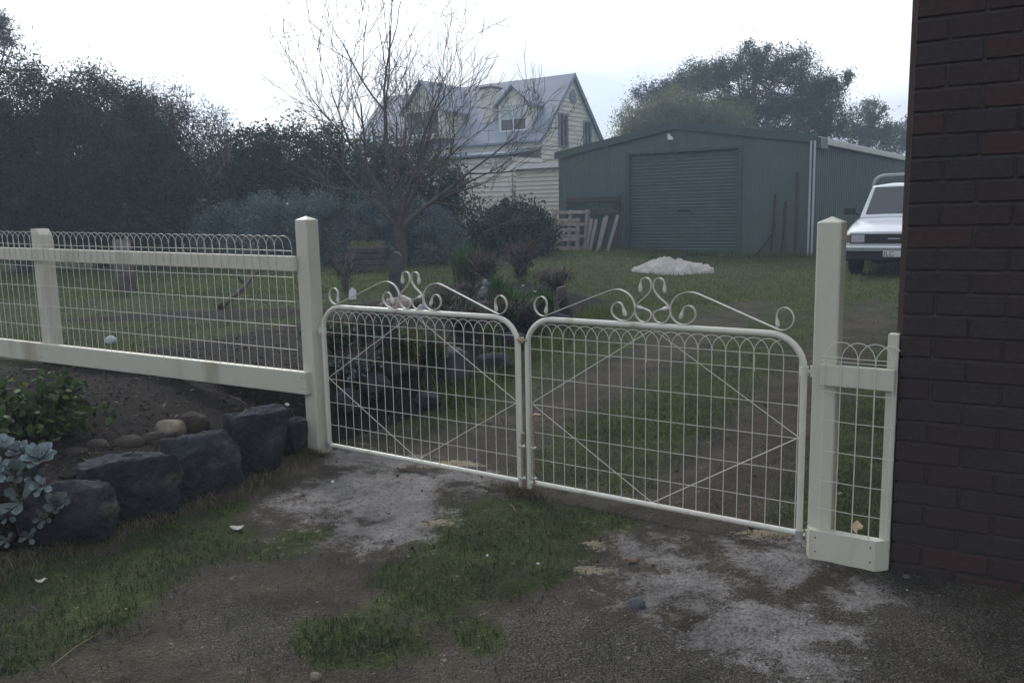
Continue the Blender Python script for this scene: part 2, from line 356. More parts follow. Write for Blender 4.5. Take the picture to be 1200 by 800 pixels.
def masks(x, y):
    a, b = AB(x, y); e = edge(b)
    g = ash = soil = sand = grav = 0.0
    if b < 0.35:
        wv = noise.noise_vector(Vector((x * 2.1, y * 2.1, 0))) * .20 + noise.noise_vector(Vector((x * 6.5, y * 6.5, 4))) * .07
        x0_, y0_ = x, y; x += wv.x; y += wv.y; lo = .72 + .55 * noise.noise(Vector((x * 1.7, y * 1.7, 9))) + .4 * noise.noise(Vector((x * 5, y * 5, 2)))
        ash = max([0] + [blob(x, y, *q[:5]) * q[5] for q in ASH]) * 1.8 * lo
        sand = max([0] + [blob(x, y, *q) for q in SAND]) * 1.5
        g = max([0] + [blob(x, y, *q) for q in GRASS]) * 1.5
        grav = max([0] + [blob(x, y, *q) for q in GRAVEL]) * 1.4
        g = min(1, max(0, g * (1.5 - lo * .6) - ash * .3)); x, y = x0_, y0_
    if b < 0:
        if a < e + .02: soil, g, ash, sand, grav = 1, 0, 0, 0, 0
        if a < -2.0: g = max(g, sst(-2.0, -2.8, a) * .6); soil = 1 - g
    else:
        w = sst(0.0, .5, b)
        if a > e + .05:
            # two worn wheel tracks with grass between and beside
            c = a - (e + 0.05)
            tr = max(math.exp(-((a - (0.95 - .10 * b)) / .42) ** 2), math.exp(-((a - (2.55 - .10 * b)) / .42) ** 2)) * (1 - sst(6, 12, b))
            gg = .98 - .95 * tr
            g = (gg * w if b < .5 else gg) * (1 - (1 - sst(.35, 1.1, b)) * (1 - sst(.9, 1.5, a)))
            ash = ash * (1 - w)
        else:
            d = e - a
            soil = 1 - sst(2.0, 2.9, d + .6 * noise.noise(Vector((x, y, 0)))) if b < 7.5 else 1 - sst(7.5, 8.2, b)
            g = 1 - soil
            q = blob(x, y, -3.4, 9.6, 2.0, .6, .1)                      # round flower bed on the left lawn
            if q > 0: soil = max(soil, min(1, q * 3)); g *= 1 - min(1, q * 3)
        q = blob(x, y, XY(-13, 12.6)[0], XY(-13, 12.6)[1], 8, 1.3, -A)     # litter under the hedge
        if q > 0: soil = max(soil, min(1, q * 2)); g *= 1 - min(1, q * 2)
    if y > 40: g, soil, ash = 1, 0, 0
    return min(1, max(0, g)), min(1, ash), min(1, soil), min(1, sand), min(1, grav)
def axis(segs):
    o = []
    for lo, hi, st in segs:
        n_ = max(1, int(round((hi - lo) / st))); o += [lo + (hi - lo) * i / n_ for i in range(n_)]
    o.append(segs[-1][1]); return o
XS = axis([(-300, -60, 40), (-60, -20, 5), (-20, -5, .6), (-5, -3.2, .08), (-3.2, 2.6, .045), (2.6, 5, .12), (5, 12, .5), (12, 30, 3), (30, 60, 10), (60, 300, 40)])
YS = axis([(-300, -40, 40), (-40, -4, 6), (-4, 1.2, .4), (1.2, 6.2, .045), (6.2, 10, .08), (10, 24, .28), (24, 60, 3), (60, 300, 40)])
nx_, ny_ = len(XS), len(YS)
V = np.zeros((nx_ * ny_, 3), np.float32); M1 = np.ones((nx_ * ny_, 4), np.float32); M2 = np.ones((nx_ * ny_, 4), np.float32)
i = 0
for y in YS:
    for x in XS:
        near = abs(x) < 30 and -5 < y < 60
        V[i] = (x, y, (GZ(x, y) if near else terr(x, y)))
        g, ash, soil, sand, grav = masks(x, y) if near else (1, 0, 0, 0, 0)
        M1[i, :3] = (g, ash, soil); M2[i, :3] = (sand, grav, 0); i += 1
ii = np.arange(nx_ * ny_).reshape(ny_, nx_)
Fq = np.stack([ii[:-1, :-1].ravel(), ii[:-1, 1:].ravel(), ii[1:, 1:].ravel(), ii[1:, :-1].ravel()], 1)
gm = arr_mesh('ground', V, Fq)
for nm, arr in (('mask1', M1), ('mask2', M2)):
    at = gm.color_attributes.new(nm, 'FLOAT_COLOR', 'POINT'); at.data.foreach_set('color', arr.ravel())
tag(link('ground', gm, M_ground, smooth=True), 'worn driveway of ash, dirt and grass running up to lawn', None, kind='structure')

# ------------------------------------------------------------------ gates and fences
def square_post(x0, x1, y0, y1, z0, z1, cap=.03, c=.006):
    mb = MB(); cx, cy = (x0 + x1) / 2, (y0 + y1) / 2
    def ring(i, z): return [(x0 + i + c, y0 + i, z), (x1 - i - c, y0 + i, z), (x1 - i, y0 + i + c, z), (x1 - i, y1 - i - c, z), (x1 - i - c, y1 - i, z), (x0 + i + c, y1 - i, z), (x0 + i, y1 - i - c, z), (x0 + i, y0 + i + c, z)]
    vs = ring(0, z0) + ring(0, z1) + ring(.004, z1 + .004) + [(cx, cy, z1 + cap)]
    fs = [tuple(range(7, -1, -1))]
    for k in range(2): fs += [(k * 8 + j, k * 8 + (j + 1) % 8, k * 8 + 8 + (j + 1) % 8, k * 8 + 8 + j) for j in range(8)]
    fs += [(16 + j, 16 + (j + 1) % 8, 24) for j in range(8)]
    return mb.add(vs, fs)
def hoop_mesh(pitch, zb, zs, zp, r, zright, name, wob=.0):
    """one woven wire: up at 0, over an arch two pitches wide, down the far side to zright"""
    pts = [(0, 0, zb), (0.0008, .001, (zb + zs) / 2), (0, 0, zs - .02)]
    n_ = 10
    for k in range(n_ + 1):
        a = pi - pi * k / n_
        pts.append((pitch + pitch * cos(a), -.002 * sin(a) + .003 * k / n_, zs + (zp - zs) * sin(a) ** .85 if sin(a) > 0 else zs))
    pts += [(2 * pitch + .001, .004, zs - .03), (2 * pitch + .001, .003, zright)]
    return MB().tube(pts, r, 5).mesh(name)
def put(name, mesh, mt, parent, loc, rot=None):
    o = link(name, mesh, mt, parent); o.location = loc
    if rot: o.rotation_euler = rot
    return o
def flat_bar(mb, pts, th=.0040, dp=.014):                                # strip swept in the x-z plane, dp deep along y
    P = [Vector(p) for p in pts]; k = len(P); vs = []
    for i, p in enumerate(P):
        t = (P[min(k - 1, i + 1)] - P[max(0, i - 1)]).normalized(); nn = Vector((-t.z, 0, t.x))
        for sx, sy in ((1, -1), (1, 1), (-1, 1), (-1, -1)): vs.append(p + nn * (th / 2 * sx) + Vector((0, dp / 2 * sy, 0)))
    fs = [(i * 4 + j, i * 4 + (j + 1) % 4, i * 4 + 4 + (j + 1) % 4, i * 4 + 4 + j) for i in range(k - 1) for j in range(4)]
    fs += [(3, 2, 1, 0), (k * 4 - 4, k * 4 - 3, k * 4 - 2, k * 4 - 1)]
    return mb.add(vs, fs)
def leaf_end(mb, p, d):                                                  # forged flattened leaf at a scroll tip
    p = Vector(p); d = Vector(d).normalized(); nn = Vector((-d.z, 0, d.x)); vs = []; prof = [(-.012, .003, .007), (.0, .006, .010), (.012, .0095, .012), (.024, .009, .011), (.032, .004, .007), (.034, .001, .002)]
    for s, w, y in prof:
        for j in range(8): a = 2 * pi * j / 8; vs.append(p + d * s + nn * (w * cos(a)) + Vector((0, y * sin(a), 0)))
    fs = [(i * 8 + j, i * 8 + (j + 1) % 8, i * 8 + 8 + (j + 1) % 8, i * 8 + 8 + j) for i in range(len(prof) - 1) for j in range(8)]
    fs += [tuple(range(7, -1, -1)), tuple(len(vs) - 8 + j for j in range(8))]
    return mb.add(vs, fs)

def sx(o): return o
def scroll_obj(pts, parent, name):
    """pts: list of (s,z); first and last points are leaf tips"""
    path = smooth_path([(s, 0, z) for s, z in pts], 5); mb = MB(); flat_bar(mb, path)
    leaf_end(mb, path[0], path[0] - path[2]); leaf_end(mb, path[-1], path[-1] - path[-3])
    return mb.obj(name, M_gate, parent)
# outline of the side scroll and of the lyre, in metres from the gate centre and above the top rail
SIDE = [(-.592, .055), (-.590, .080), (-.600, .100), (-.622, .111), (-.648, .100), (-.664, .072), (-.660, .042), (-.640, .019), (-.610, .011), (-.575, .022), (-.440, .074), (-.258, .144), (-.205, .161), (-.165, .160), (-.125, .142), (-.099, .110), (-.091, .075), (-.100, .042), (-.125, .017), (-.155, .010), (-.190, .020), (-.214, .044), (-.216, .072), (-.200, .094), (-.178, .099), (-.160, .088), (-.151, .066)]
LYRE = [(-.062, .186), (-.060, .206), (-.048, .219), (-.030, .222), (-.013, .212), (-.006, .188), (-.011, .162), (-.036, .132), (-.070, .104), (-.089, .076), (-.087, .044), (-.070, .020), (-.044, .010), (-.019, .020), (-.006, .042), (-.012, .062), (-.030, .071), (-.050, .076)]
def mirror(P): return [(-x, z) for x, z in P]

def make_gate(name, a0, a1, zb, zt, label, hinge_left):
    w = a1 - a0; o = XY(a0, .05); g = empty(name, (o[0], o[1], 0), RZ, label, 'gate')
    r = .0148; cr = .15; zc = zt - r
    pts = [(r, 0, zb - .02), (r, 0, zc - cr)]
    pts += [(r + cr - cr * cos(t), 0, zc - cr + cr * sin(t)) for t in [pi / 2 * k / 8 for k in range(1, 9)]]
    pts += [(w - r - cr + cr * sin(t), 0, zc - cr + cr * cos(t)) for t in [pi / 2 * k / 8 for k in range(0, 9)]]
    pts += [(w - r, 0, zb - .02)]
    mb = MB().tube(pts, r, 12); smooth_angle(mb.obj('frame', M_gate, g), 50)
    smooth_angle(MB().tube([(r, 0, zb + r), (w - r, 0, zb + r)], r * .92, 12).obj('bottom_rail', M_gate, g), 50)
    pitch = (w - 2 * r - .045) / 21.0
    zs, zp = zt - .115, zt - .037
    hm = hoop_mesh(pitch, zb + .028, zs, zp, .0021, zt - .19, 'hoop_wire'); hf = hoop_mesh(pitch, zb + .028, zs, zp, .0021, zb + .028, 'hoop_wire_full')
    s0 = r + .0225
    for k in range(20): put('hoop_wire', hf if k > 17 else hm, M_wire, g, (s0 + k * pitch, -.004 + .0015 * (k % 2), 0), (0, random.uniform(-.002, .002), 0))
    cw = MB().tube([(r, 0, 0), (w * .3, -.001, -.002), (w * .7, .001, -.001), (w - r, 0, 0)], .0018, 5).mesh('cross_wire')
    for z in (zt - .107, zt - .176, zt - .325, zt - .472, zt - .622, zt - .768): put('cross_wire', cw, M_wire, g, (0, .003, z))
    zm = zt - .468
    for p, q in (((r * 2, zm), (w / 2, zt - .03)), ((w / 2, zt - .03), (w - 2 * r, zm)), ((w - 2 * r, zm), (w / 2, zb + .025)), ((w / 2, zb + .025), (2 * r, zm))):
        MB().tube([(p[0], .007, p[1]), (q[0], .007, q[1])], .0022, 5).obj('brace_wire', M_wire, g)
    def up(P): return [(w / 2 + s, z + zt - .008) for s, z in P]
    scroll_obj(up(SIDE), g, 'scroll'); scroll_obj(up(mirror(SIDE)), g, 'scroll'); scroll_obj(up(LYRE), g, 'scroll'); scroll_obj(up(mirror(LYRE)), g, 'scroll')
    for z in (zb + .01, zc - cr - .005):
        sgn, xh = (-1, 0) if hinge_left else (1, w)
        mb = MB().tube([(xh - sgn * r, 0, z - .02), (xh - sgn * r, 0, z + .02)], r + .004, 10)
        mb.tube([(xh - sgn * .006, 0, z), (xh + sgn * .034, .0, z)], .007, 6); mb.tube([(xh + sgn * .018, 0, z - .022), (xh + sgn * .018, 0, z + .026)], .008, 8)
        mb.obj('hinge', M_gate if z > .2 else M_zinc, g)
    return g, w
GL, wL = make_gate('garden_gate', .128, 1.622, .045, .962, 'left hand cream tube gate with drop bolt reaching the ground', True)
GR, wR = make_gate('garden_gate', 1.650, 3.108, .050, .966, 'right hand cream tube gate hung on post by brick wall', False)
def drop_bolt(par, x, z0, z1, hx, brackets, ground):
    b = MB().tube([(x, -.020, z0), (x, -.020, z1 - .012), (x + hx * .006, -.020, z1 - .003), (x + hx * .02, -.020, z1), (x + hx * .048, -.020, z1 - .002)], .0062, 8).obj('drop_bolt', M_rust, par)
    for z in brackets: MB().box(x - .016, x + .016, -.028, -.008, z - .007, z + .007, None, .003).obj('bracket', M_zinc, b)
drop_bolt(GL, wL + .010, -.02, .335, .4, (.262, .085), True)
drop_bolt(GR, .055, .065, .448, 1, (.262, .095), False)
MB().tube([(wL - .012, -.012, .838), (wL + .03, -.020, .832), (wL + .05, -.012, .84)], .006, 6).box(wL + .004, wL + .026, -.02, .0, .818, .85, None, .003).obj('latch', M_rust, GL)

# left fence: runs off to the left at a slightly flatter angle and climbs a little
A2 = radians(27.5); FEN = empty('woven_wire_fence', (L0.x, L0.y, 0), -A2, 'long cream post and rail fence topped with wire hoops, left of gates', 'fence')
def fz(s): return -.0185 * s
def sloped(s0, s1, y0, y1, z0, z1, c=.004):
    mb = MB().box(s0, s1, y0, y1, z0, z1, None, c); mb.v = [(x, y, z + fz(x)) for x, y, z in mb.v]; return mb
square_post(-.012, .092, .0, .104, -.05, 1.478, .026).obj('post', M_cream, FEN).rotation_euler = (0, 0, A2 - A)
mb = MB().prism([(-2.60, -.1), (-2.50, -.1), (-2.50, 1.405), (-2.535, 1.452), (-2.60, 1.452)], 0, .1); mb.obj('post', M_cream, FEN)
MB().prism([(-5.10, -.1), (-5.0, -.1), (-5.0, 1.46), (-5.035, 1.50), (-5.10, 1.50)], 0, .1).obj('post', M_cream, FEN)
sloped(-5.2, -.002, -.032, .0, 1.165, 1.258).obj('rail', M_cream, FEN)
sloped(-5.2, .052, -.048, -.001, .392, .535).obj('rail', M_cream, FEN)
for sN in (-2.57, -2.53, .02, .045):
    for zN, yN in ((1.19, -.0335), (1.235, -.0335), (.43, -.0495), (.50, -.0495)):
        if sN > .03 and zN > 1: continue
        if sN == .02 and zN > 1: sN_ = -.03
        else: sN_ = sN
        MB().tube([(sN_, yN, zN + fz(sN_)), (sN_, yN + .003, zN + fz(sN_))], .0035, 6).obj('nail', M_screw, FEN)
p_ = .0672
fh = hoop_mesh(p_, .48, 1.315, 1.383, .0019, 1.19, 'hoop_wire'); fh2 = hoop_mesh(p_, .48, 1.315, 1.383, .0019, .48, 'hoop_wire_full')
for k in range(62):
    s = -.145 - .004 - k * p_
    put('hoop_wire', fh2 if k < 2 else fh, M_wire, FEN, (s, -.038 + .0015 * (k % 2), fz(s)), (0, random.uniform(-.003, .003), 0))
for z in (1.290, 1.125, .975, .825, .675):
    mb = MB().tube([(x, -.0345 + .001 * sin(x * 9), z + fz(x) + .003 * sin(x * 2.3 + z * 7)) for x in [-.01 - .25 * k for k in range(18)]], .0017, 5); mb.obj('cross_wire', M_wire, FEN)

# narrow infill panel between the right gate post and the brick corner
INF = empty('woven_wire_fence', (*XY(3.14, 0), 0), RZ, 'narrow wire infill panel between right gate post and brick wall', 'fence')
square_post(0, .098, 0, .1, -.05, 1.43, .026).obj('post', M_cream, INF)
MB().box(.293, .335, .0, .045, -.03, .986, None, .003).obj('stake', M_cream, INF)
MB().box(.04, .330, -.030, -.001, .757, .845, None, .003).obj('rail', M_cream, INF)
mb = MB().hprism([(.0, 0), (.024, -.050), (.290, -.050), (.334, -.004), (.334, -.001), (.0, -.001)], -.035, .128); bo = mb.obj('base_board', M_cream, INF)
for x in (.05, .272):
    for z in (.035, .098): MB().tube([(x, -.0515, z), (x, -.049, z)], .0038, 8).obj('screw', M_screw, bo)
ih = hoop_mesh(.0665, .11, .86, .946, .0019, .11, 'hoop_wire_infill')
for k in range(3): put('hoop_wire', ih, M_wire, INF, (.058 + .0665 * k, -.036 + .0015 * (k % 2), 0))
x_ = .058 + .0665 * 3; MB().tube(smooth_path([(x_, -.034, .11), (x_, -.034, .5), (x_, -.034, .84), (x_ + .012, -.034, .905), (x_ + .045, -.034, .94), (x_ + .075, -.036, .938), (x_ + .09, -.045, .925)], 4), .0019, 5).obj('hoop_wire', M_wire, INF)
for z in (.882, .865, .735, .612, .480, .350, .226):
    MB().tube([(.045, -.033, z), (.19, -.0335, z - .003), (.338, -.033, z - .002)], .0017, 5).obj('cross_wire', M_wire, INF)
# pale scrap caught in the panel
mb = MB(); c = [(-.020, 0, .002), (-.006, -.004, .026), (.004, .0, .019), (.020, -.006, .012), (.017, -.002, -.004), (.006, .001, -.006), (.004, -.004, -.026), (-.014, -.001, -.014)]
mb.add(c + [(x * .98, y + .003, z * .98) for x, y, z in c] + [(0, -.008, 0)], [(i, (i + 1) % 8, 16) for i in range(8)] + [(i, i + 8, (i + 1) % 8 + 8, (i + 1) % 8) for i in range(8)] + [tuple(range(15, 7, -1))])
o = mb.obj('cardboard_scrap', M_scrap); x, y = XY(3.14 + .212, -.028); o.location = (x, y, .170); o.rotation_euler = (0, .2, RZ); o.scale = (1.15, 1, 1.15)
tag(o, 'small torn cream scrap caught on wire of narrow infill panel', 'scrap')

# ------------------------------------------------------------------ brick house on the right (its corner meets the infill panel)
AW = radians(30); cx, cy = XY(3.482, .0)
BH = empty('brick_house', (cx, cy, 0), -AW, 'dark purple brick house corner at right edge of drive', 'house')
wl = MB().box(.012, 7.0, .012, 7.0, -.2, 3.06).obj("wall", M_mortar, BH)
RB = random.Random(5)
MB().hprism([(-.021, .052), (.03, .050), (.03, .105), (-.021, .100)], -.1, 3.05).obj('corner_strip', mat('red_brown_strip', (.115, .070, .058), (.08, .05, .043), 3, rough=.6), BH)  # slim red-brown strip added along the brick corner
bl, bh, jt, bw = .230, .076, .010, .110
def brick_mesh(l, nm): return MB().box(-l / 2, l / 2, 0, bw, 0, bh, None, .004).mesh(nm)
bmF = {}
for mi, mtt in enumerate((M_brickA, M_brickB, M_brickC)):
    for L_, nm in ((bl, 'brick'), (bw, 'half_brick')):
        me = brick_mesh(L_, nm + str(mi)); me.materials.append(mtt); bmF[(mi, L_)] = me
rest = MB()
for row in range(36):
    z = -.045 + row * .086; off = 0 if row % 2 else .12
    x = 0.0; first = True
    while x < 1.3:
        L_ = bw if (first and row % 2) else bl
        mi = RB.choices((0, 1, 2), (4, 4, .9))[0]
        o = link('brick', bmF[(mi, L_)], None, wl)
        o.location = (x + L_ / 2, RB.uniform(-.0025, .0018), z + RB.uniform(-.0012, .0012)); o.rotation_euler = (RB.uniform(-.006, .006), 0, RB.uniform(-.006, .006))
        x += L_ + jt; first = False
    # side wall bricks and the part of the front beyond the frame: joined
    y = bw + jt if (row % 2 == 0) else bl + jt
    y = (bw + jt) if row % 2 else (bw + jt)
    while y < 6.9:
        rest.box(0 + RB.uniform(-.002, .002), bw, y, min(y + bl, 6.95), z, z + bh); y += bl + jt
    while x < 6.9:
        rest.box(x, min(x + bl, 6.95), RB.uniform(-.002, .002), bw, z, z + bh); x += bl + jt
tag(rest.obj('brickwork', M_brickA, wl, fix=False), kind='stuff')
roof = MB(); e_, hgt = .30, 3.06
roof.box(-e_, 7 + e_, -e_, 7 + e_, hgt, hgt + .03).obj('soffit', M_brownrail, BH)
mb = MB(); mb.add([(-e_, -e_, hgt + .03), (7 + e_, -e_, hgt + .03), (7 + e_, 7 + e_, hgt + .03), (-e_, 7 + e_, hgt + .03), (-e_, -e_, hgt + .2), (7 + e_, -e_, hgt + .2), (7 + e_, 7 + e_, hgt + .2), (-e_, 7 + e_, hgt + .2), (3.5, 3.5, hgt + 1.9)],
       [(0, 1, 5, 4), (1, 2, 6, 5), (2, 3, 7, 6), (3, 0, 4, 7), (4, 5, 8), (5, 6, 8), (6, 7, 8), (7, 4, 8), (3, 2, 1, 0)]); mb.obj('roof', M_darkwood, BH)

# ------------------------------------------------------------------ stones
def rock_mesh(sx_, sy_, sz_, seed, boxy=.5, rough=.10, sub=4, name='rock'):
    bm = bmesh.new(); bmesh.ops.create_icosphere(bm, subdivisions=sub, radius=1)
    rnd = random.Random(seed); of = Vector((rnd.uniform(-50, 50), rnd.uniform(-50, 50), rnd.uniform(-50, 50)))
    planes = [(Vector((rnd.gauss(0, 1), rnd.gauss(0, 1), rnd.gauss(0, .7))).normalized(), rnd.uniform(.72, .95)) for _ in range(7)]
    for q in bm.verts:
        d = q.co.normalized(); m_ = max(abs(d.x), abs(d.y), abs(d.z)); p = d.lerp(d / m_ * .86, boxy)
        for nn, dd in planes:
            k = p.dot(nn)
            if k > dd: p = p - nn * (k - dd) * .9
        p *= 1 + rough * noise.fractal(d * 1.6 + of, 1.0, 2.0, 4) + rough * .5 * noise.fractal(d * 6 + of, 1, 2, 4) + (.045 * noise.fractal(d * 13 + of, .8, 2, 4) if sub > 4 else 0)
        q.co = Vector((p.x * sx_, p.y * sy_, p.z * sz_))
    me = bpy.data.meshes.new(name); bm.to_mesh(me); bm.free(); me.polygons.foreach_set('use_smooth', [True] * len(me.polygons)); return me
def rock(name, loc, size, seed, mt, label, rz=0, boxy=.5, rough=.1, sub=4, group=None, tilt=0, cat='rock'):
    o = link(name, rock_mesh(*size, seed, boxy, rough, sub), mt); o.location = loc; o.rotation_euler = (tilt, tilt * .6, rz); return tag(o, label, cat, group)
gb = 'dark basalt blocks edging the front bed'
def rk(px, py, top, hw, dy, seed, label, boxy=.75, rz=None, mt=M_basalt, extra=0, nm='retaining_stone', grp=gb, rough=.07, tilt=.04):
    """stone whose front foot is at pixel px,py on the drive and whose top shows at pixel row top"""
    d = ray(px, py); p = CAMP + d * (-CAMH / d.z); q = AT(px, top, p.y + dy * .5); h = q.z
    dirv = Vector((p.x, p.y, 0)).normalized(); c = p + dirv * dy * .8
    W_ = hw / FPX * (p - CAMP).length * 1.06
    return rock(nm, (c.x, c.y, h * .44), (W_, dy, h * .62), seed, mt, label, RZ * .0 + (rz or 0), boxy, rough, 5, grp, tilt)
rk(84, 642, 562, 48, .14, 11, 'low sloping dark basalt boulder under the blue-grey succulent', .45, .25)
rk(156, 612, 530, 54, .125, 23, 'broad rounded basalt block, second stone from the succulent', .75, .45)
rk(238, 583, 510, 44, .10, 35, 'flat faced basalt block between the two others, below pale round stone', .97, .75)
rk(305, 556, 480, 38, .10, 41, 'tall dark basalt block nearest the fence end post', .95, .9)
rk(349, 533, 490, 14, .07, 57, 'small dark stone wedged against the fence end post', .6, .9)
def rock_on(px, py, Y, size, seed, mt, label, nm='stone', boxy=.25, rz=0, sub=3, grp=None, sink=.25):
    p = AT(px, py - 3, Y); return rock(nm, p, tuple(q * 1.2 for q in size), seed, mt, label, rz, boxy, .09, sub, grp)
gs = 'rounded stones heaped on the front bed'
rock_on(200, 507, 4.86, (.078, .065, .055), 3, M_palerock, 'pale topped round stone on the front bed', grp=gs)
rock_on(227, 502, 4.95, (.082, .065, .070), 4, M_brownrock, 'mossy brown stone right of the pale topped stone', grp=gs)
rock_on(186, 524, 4.72, (.088, .070, .070), 5, M_brownrock, 'brown stone just below left of the pale topped stone', grp=gs)
rock_on(150, 526, 4.65, (.094, .070, .055), 6, M_brownrock, 'flat brown stone behind the broad rounded block', grp=gs)
rock_on(115, 532, 4.60, (.080, .07, .060), 7, M_brownrock, 'dull brown stone beside the green shrub', grp=gs)
rock_on(86, 545, 4.48, (.100, .08, .075), 8, M_brownrock, 'yellow-green mossy stone right of the succulent rosettes', grp=gs)
rock_on(92, 568, 4.27, (.062, .05, .055), 9, M_brownrock, 'dark rounded stone under the mossy stone', grp=gs)
rock_on(76, 562, 4.22, (.024, .02, .026), 10, M_palerock, 'little white chip between mossy stone and basalt boulder', nm='pebble', boxy=.1)
rock_on(113, 546, 4.42, (.026, .022, .020), 12, M_palerock, 'grey pebble resting behind the broad rounded block', nm='pebble', boxy=.1)
rock_on(70, 633, 3.86, (.042, .035, .040), 13, M_greyrock, 'small grey stone at foot of the sloping boulder', nm='pebble', boxy=.3)

# ------------------------------------------------------------------ green steel shed (front parallel to the gates)
SA, SB = -1.52, 17.35                                                     # near right corner in drive coordinates
sx0, sy0 = XY(SA, SB); sz0 = .28
SHD = empty('steel_shed', (sx0, sy0, sz0), RZ, 'green steel shed with roller door at end of drive', 'shed')
SW, SD, EH, RH = 7.05, 12.5, 2.78, 3.34                                    # width (towards -x), depth, eave, ridge
def ribbed(mb, x0, x1, y, ztop, z0, pitch=.20, d=.018, axis='x'):          # vertical trapezoid ribs, ztop is a function
    n_ = int(round((x1 - x0) / pitch)); pr = []
    for i in range(n_):
        q = x0 + i * pitch
        pr += [(q, 0), (q + pitch * .62, 0), (q + pitch * .70, d), (q + pitch * .92, d)]
    pr.append((x1, 0)); vs = []
    for q, o_ in pr:
        if axis == 'x': vs += [(q, y - o_, z0), (q, y - o_, ztop(q))]
        else: vs += [(y + o_, q, z0), (y + o_, q, ztop(q))]
    fs = [(2 * i, 2 * i + 2, 2 * i + 3, 2 * i + 1) for i in range(len(pr) - 1)]
    return mb.add(vs, fs)
def gab(x): return EH + (RH - EH) * (1 - abs(x + SW / 2) / (SW / 2))
dx0, dx1, dh = -4.88, -1.80, 2.66                                         # door opening
mb = MB(); ribbed(mb, -SW, dx0, 0, gab, 0, .1, .006); ribbed(mb, dx1, 0, 0, gab, 0, .1, .006); ribbed(mb, dx0, dx1, 0, gab, dh, .1, .006); mb.obj('front_wall', M_shed, SHD, fix=False)
mb = MB(); ribbed(mb, 0, SD, 0, lambda q: EH, 0, .19, .03, 'y'); mb.obj('side_wall', M_shed, SHD, fix=False)
mb = MB(); mb.box(-SW + .01, -SW + .03, .02, SD, 0, EH - .01); mb.obj('side_wall', M_shed, SHD)
mb = MB(); mb.prism([(-SW, 0), (-.0, 0), (0, EH), (-SW / 2, RH), (-SW, EH)], SD, SD + .03); mb.obj('back_wall', M_shed, SHD)
for s in (-1, 1):
    mb = MB(); xe = 0.08 if s > 0 else -SW - .08
    mb.add([(xe, -.06, EH + .02 - .02), (-SW / 2, -.06, RH + .03), (-SW / 2, SD + .1, RH + .03), (xe, SD + .1, EH), (xe, -.06, EH + .05), (-SW / 2, -.06, RH + .08), (-SW / 2, SD + .1, RH + .08), (xe, SD + .1, EH + .05)],
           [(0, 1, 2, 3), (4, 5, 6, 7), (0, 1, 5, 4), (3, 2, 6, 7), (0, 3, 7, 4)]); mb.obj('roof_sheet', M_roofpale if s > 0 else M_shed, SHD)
    mb = MB(); mb.add([(xe, -.075, EH - .12), (-SW / 2, -.075, RH - .10), (-SW / 2, -.075, RH + .09), (xe, -.075, EH + .07), (xe, -.05, EH - .12), (-SW / 2, -.05, RH - .10), (-SW / 2, -.05, RH + .09), (xe, -.05, EH + .07)],
           [(0, 1, 2, 3), (4, 5, 6, 7), (0, 1, 5, 4), (3, 2, 6, 7), (0, 3, 7, 4)]); mb.obj('barge_cap', M_shedtrim, SHD)
MB().box(.03, .16, .5, SD, EH - .13, EH + .01, None, .01).obj('gutter', M_roofpale, SHD)
MB().box(.03, .14, -.06, .62, EH - .22, EH + .02).obj('corner_flashing', M_shedtrim, SHD)
# roller door: slats joined, each about four pixels high
mb = MB(); pr = []; z = .10; k = 0
while z < dh - .02: pr += [(z, 0), (z + .045, 0), (z + .056, .022), (z + .074, .022)]; z += .085
vs = []; fs = []
for zz, o_ in pr: vs += [(dx0 + .03, .07 - o_, zz), (dx1 - .03, .07 - o_, zz)]
fs = [(2 * i, 2 * i + 1, 2 * i + 3, 2 * i + 2) for i in range(len(pr) - 1)]
door = mb.add(vs, fs).obj('roller_door', M_sheddoor, SHD, fix=False)
MB().box(-3.45, -3.12, .02, .05, 1.16, 1.20, None, .008).obj('handle', M_carblack, door)
MB().box(dx0 + .03, dx1 - .03, .05, .08, .03, .10).obj('bottom_bar', M_shedtrim, door)
for x in (dx0, dx1): MB().box(x - .05, x + .05, -.03, .06, 0, dh).obj('door_jamb', M_shedtrim, SHD)
MB().box(dx0 - .05, dx1 + .05, -.035, .06, dh, dh + .07).obj('door_head', M_shedtrim, SHD)
for x in (-.075, .01): MB().tube([(x, -.075, .02), (x, -.075, EH - .05)], .024, 8).obj('downpipe', M_pipe, SHD)
MB().box(-3.68, -3.62, -.16, -.08, RH - .36, RH - .22, None, .01).lathe([(.02, 0), (.05, -.04), (.06, -.09), (.005, -.095)], 10, Matrix.Translation((-3.58, -.15, RH - .28))).obj('floodlight', M_white, SHD)
MB().box(dx1 - .42, dx1 - .08, -.16, -.04, .0, .07).obj('door_stop_block', M_oldwood, SHD)
# stakes leaning on the shed front
for i, (xa, h, lean, lb) in enumerate(((-.95, 1.55, .03, 'thin dark stake leaning on shed, shortest of three'), (-.68, 1.35, .01, 'dark rod standing against shed, middle of three'), (-.36, 2.05, -.02, 'tall dark stake leaning on shed beside white downpipe'))):
    o = MB().tube([(0, -.16, 0), (lean * h, -.04, h)], .028, 6).obj('garden_stake', M_darkwood); p = Matrix.Rotation(RZ, 4, 'Z') @ Vector((xa, 0, 0)); o.location = (sx0 + p.x, sy0 + p.y, sz0 - .02); o.rotation_euler = (0, 0, RZ)
    tag(o, lb, 'stake', 'stakes leaning on shed front')
o = MB().tube(smooth_path([(0, -.22, .02), (.25, -.2, .12), (.55, -.12, .55), (.62, -.08, .8)]), .022, 6).obj('hose_length', M_carblack); p = Matrix.Rotation(RZ, 4, 'Z') @ Vector((-1.5, 0, 0)); o.location = (sx0 + p.x, sy0 + p.y, sz0); o.rotation_euler = (0, 0, RZ)
tag(o, 'dark bent hose leaning low against the shed front', 'hose')

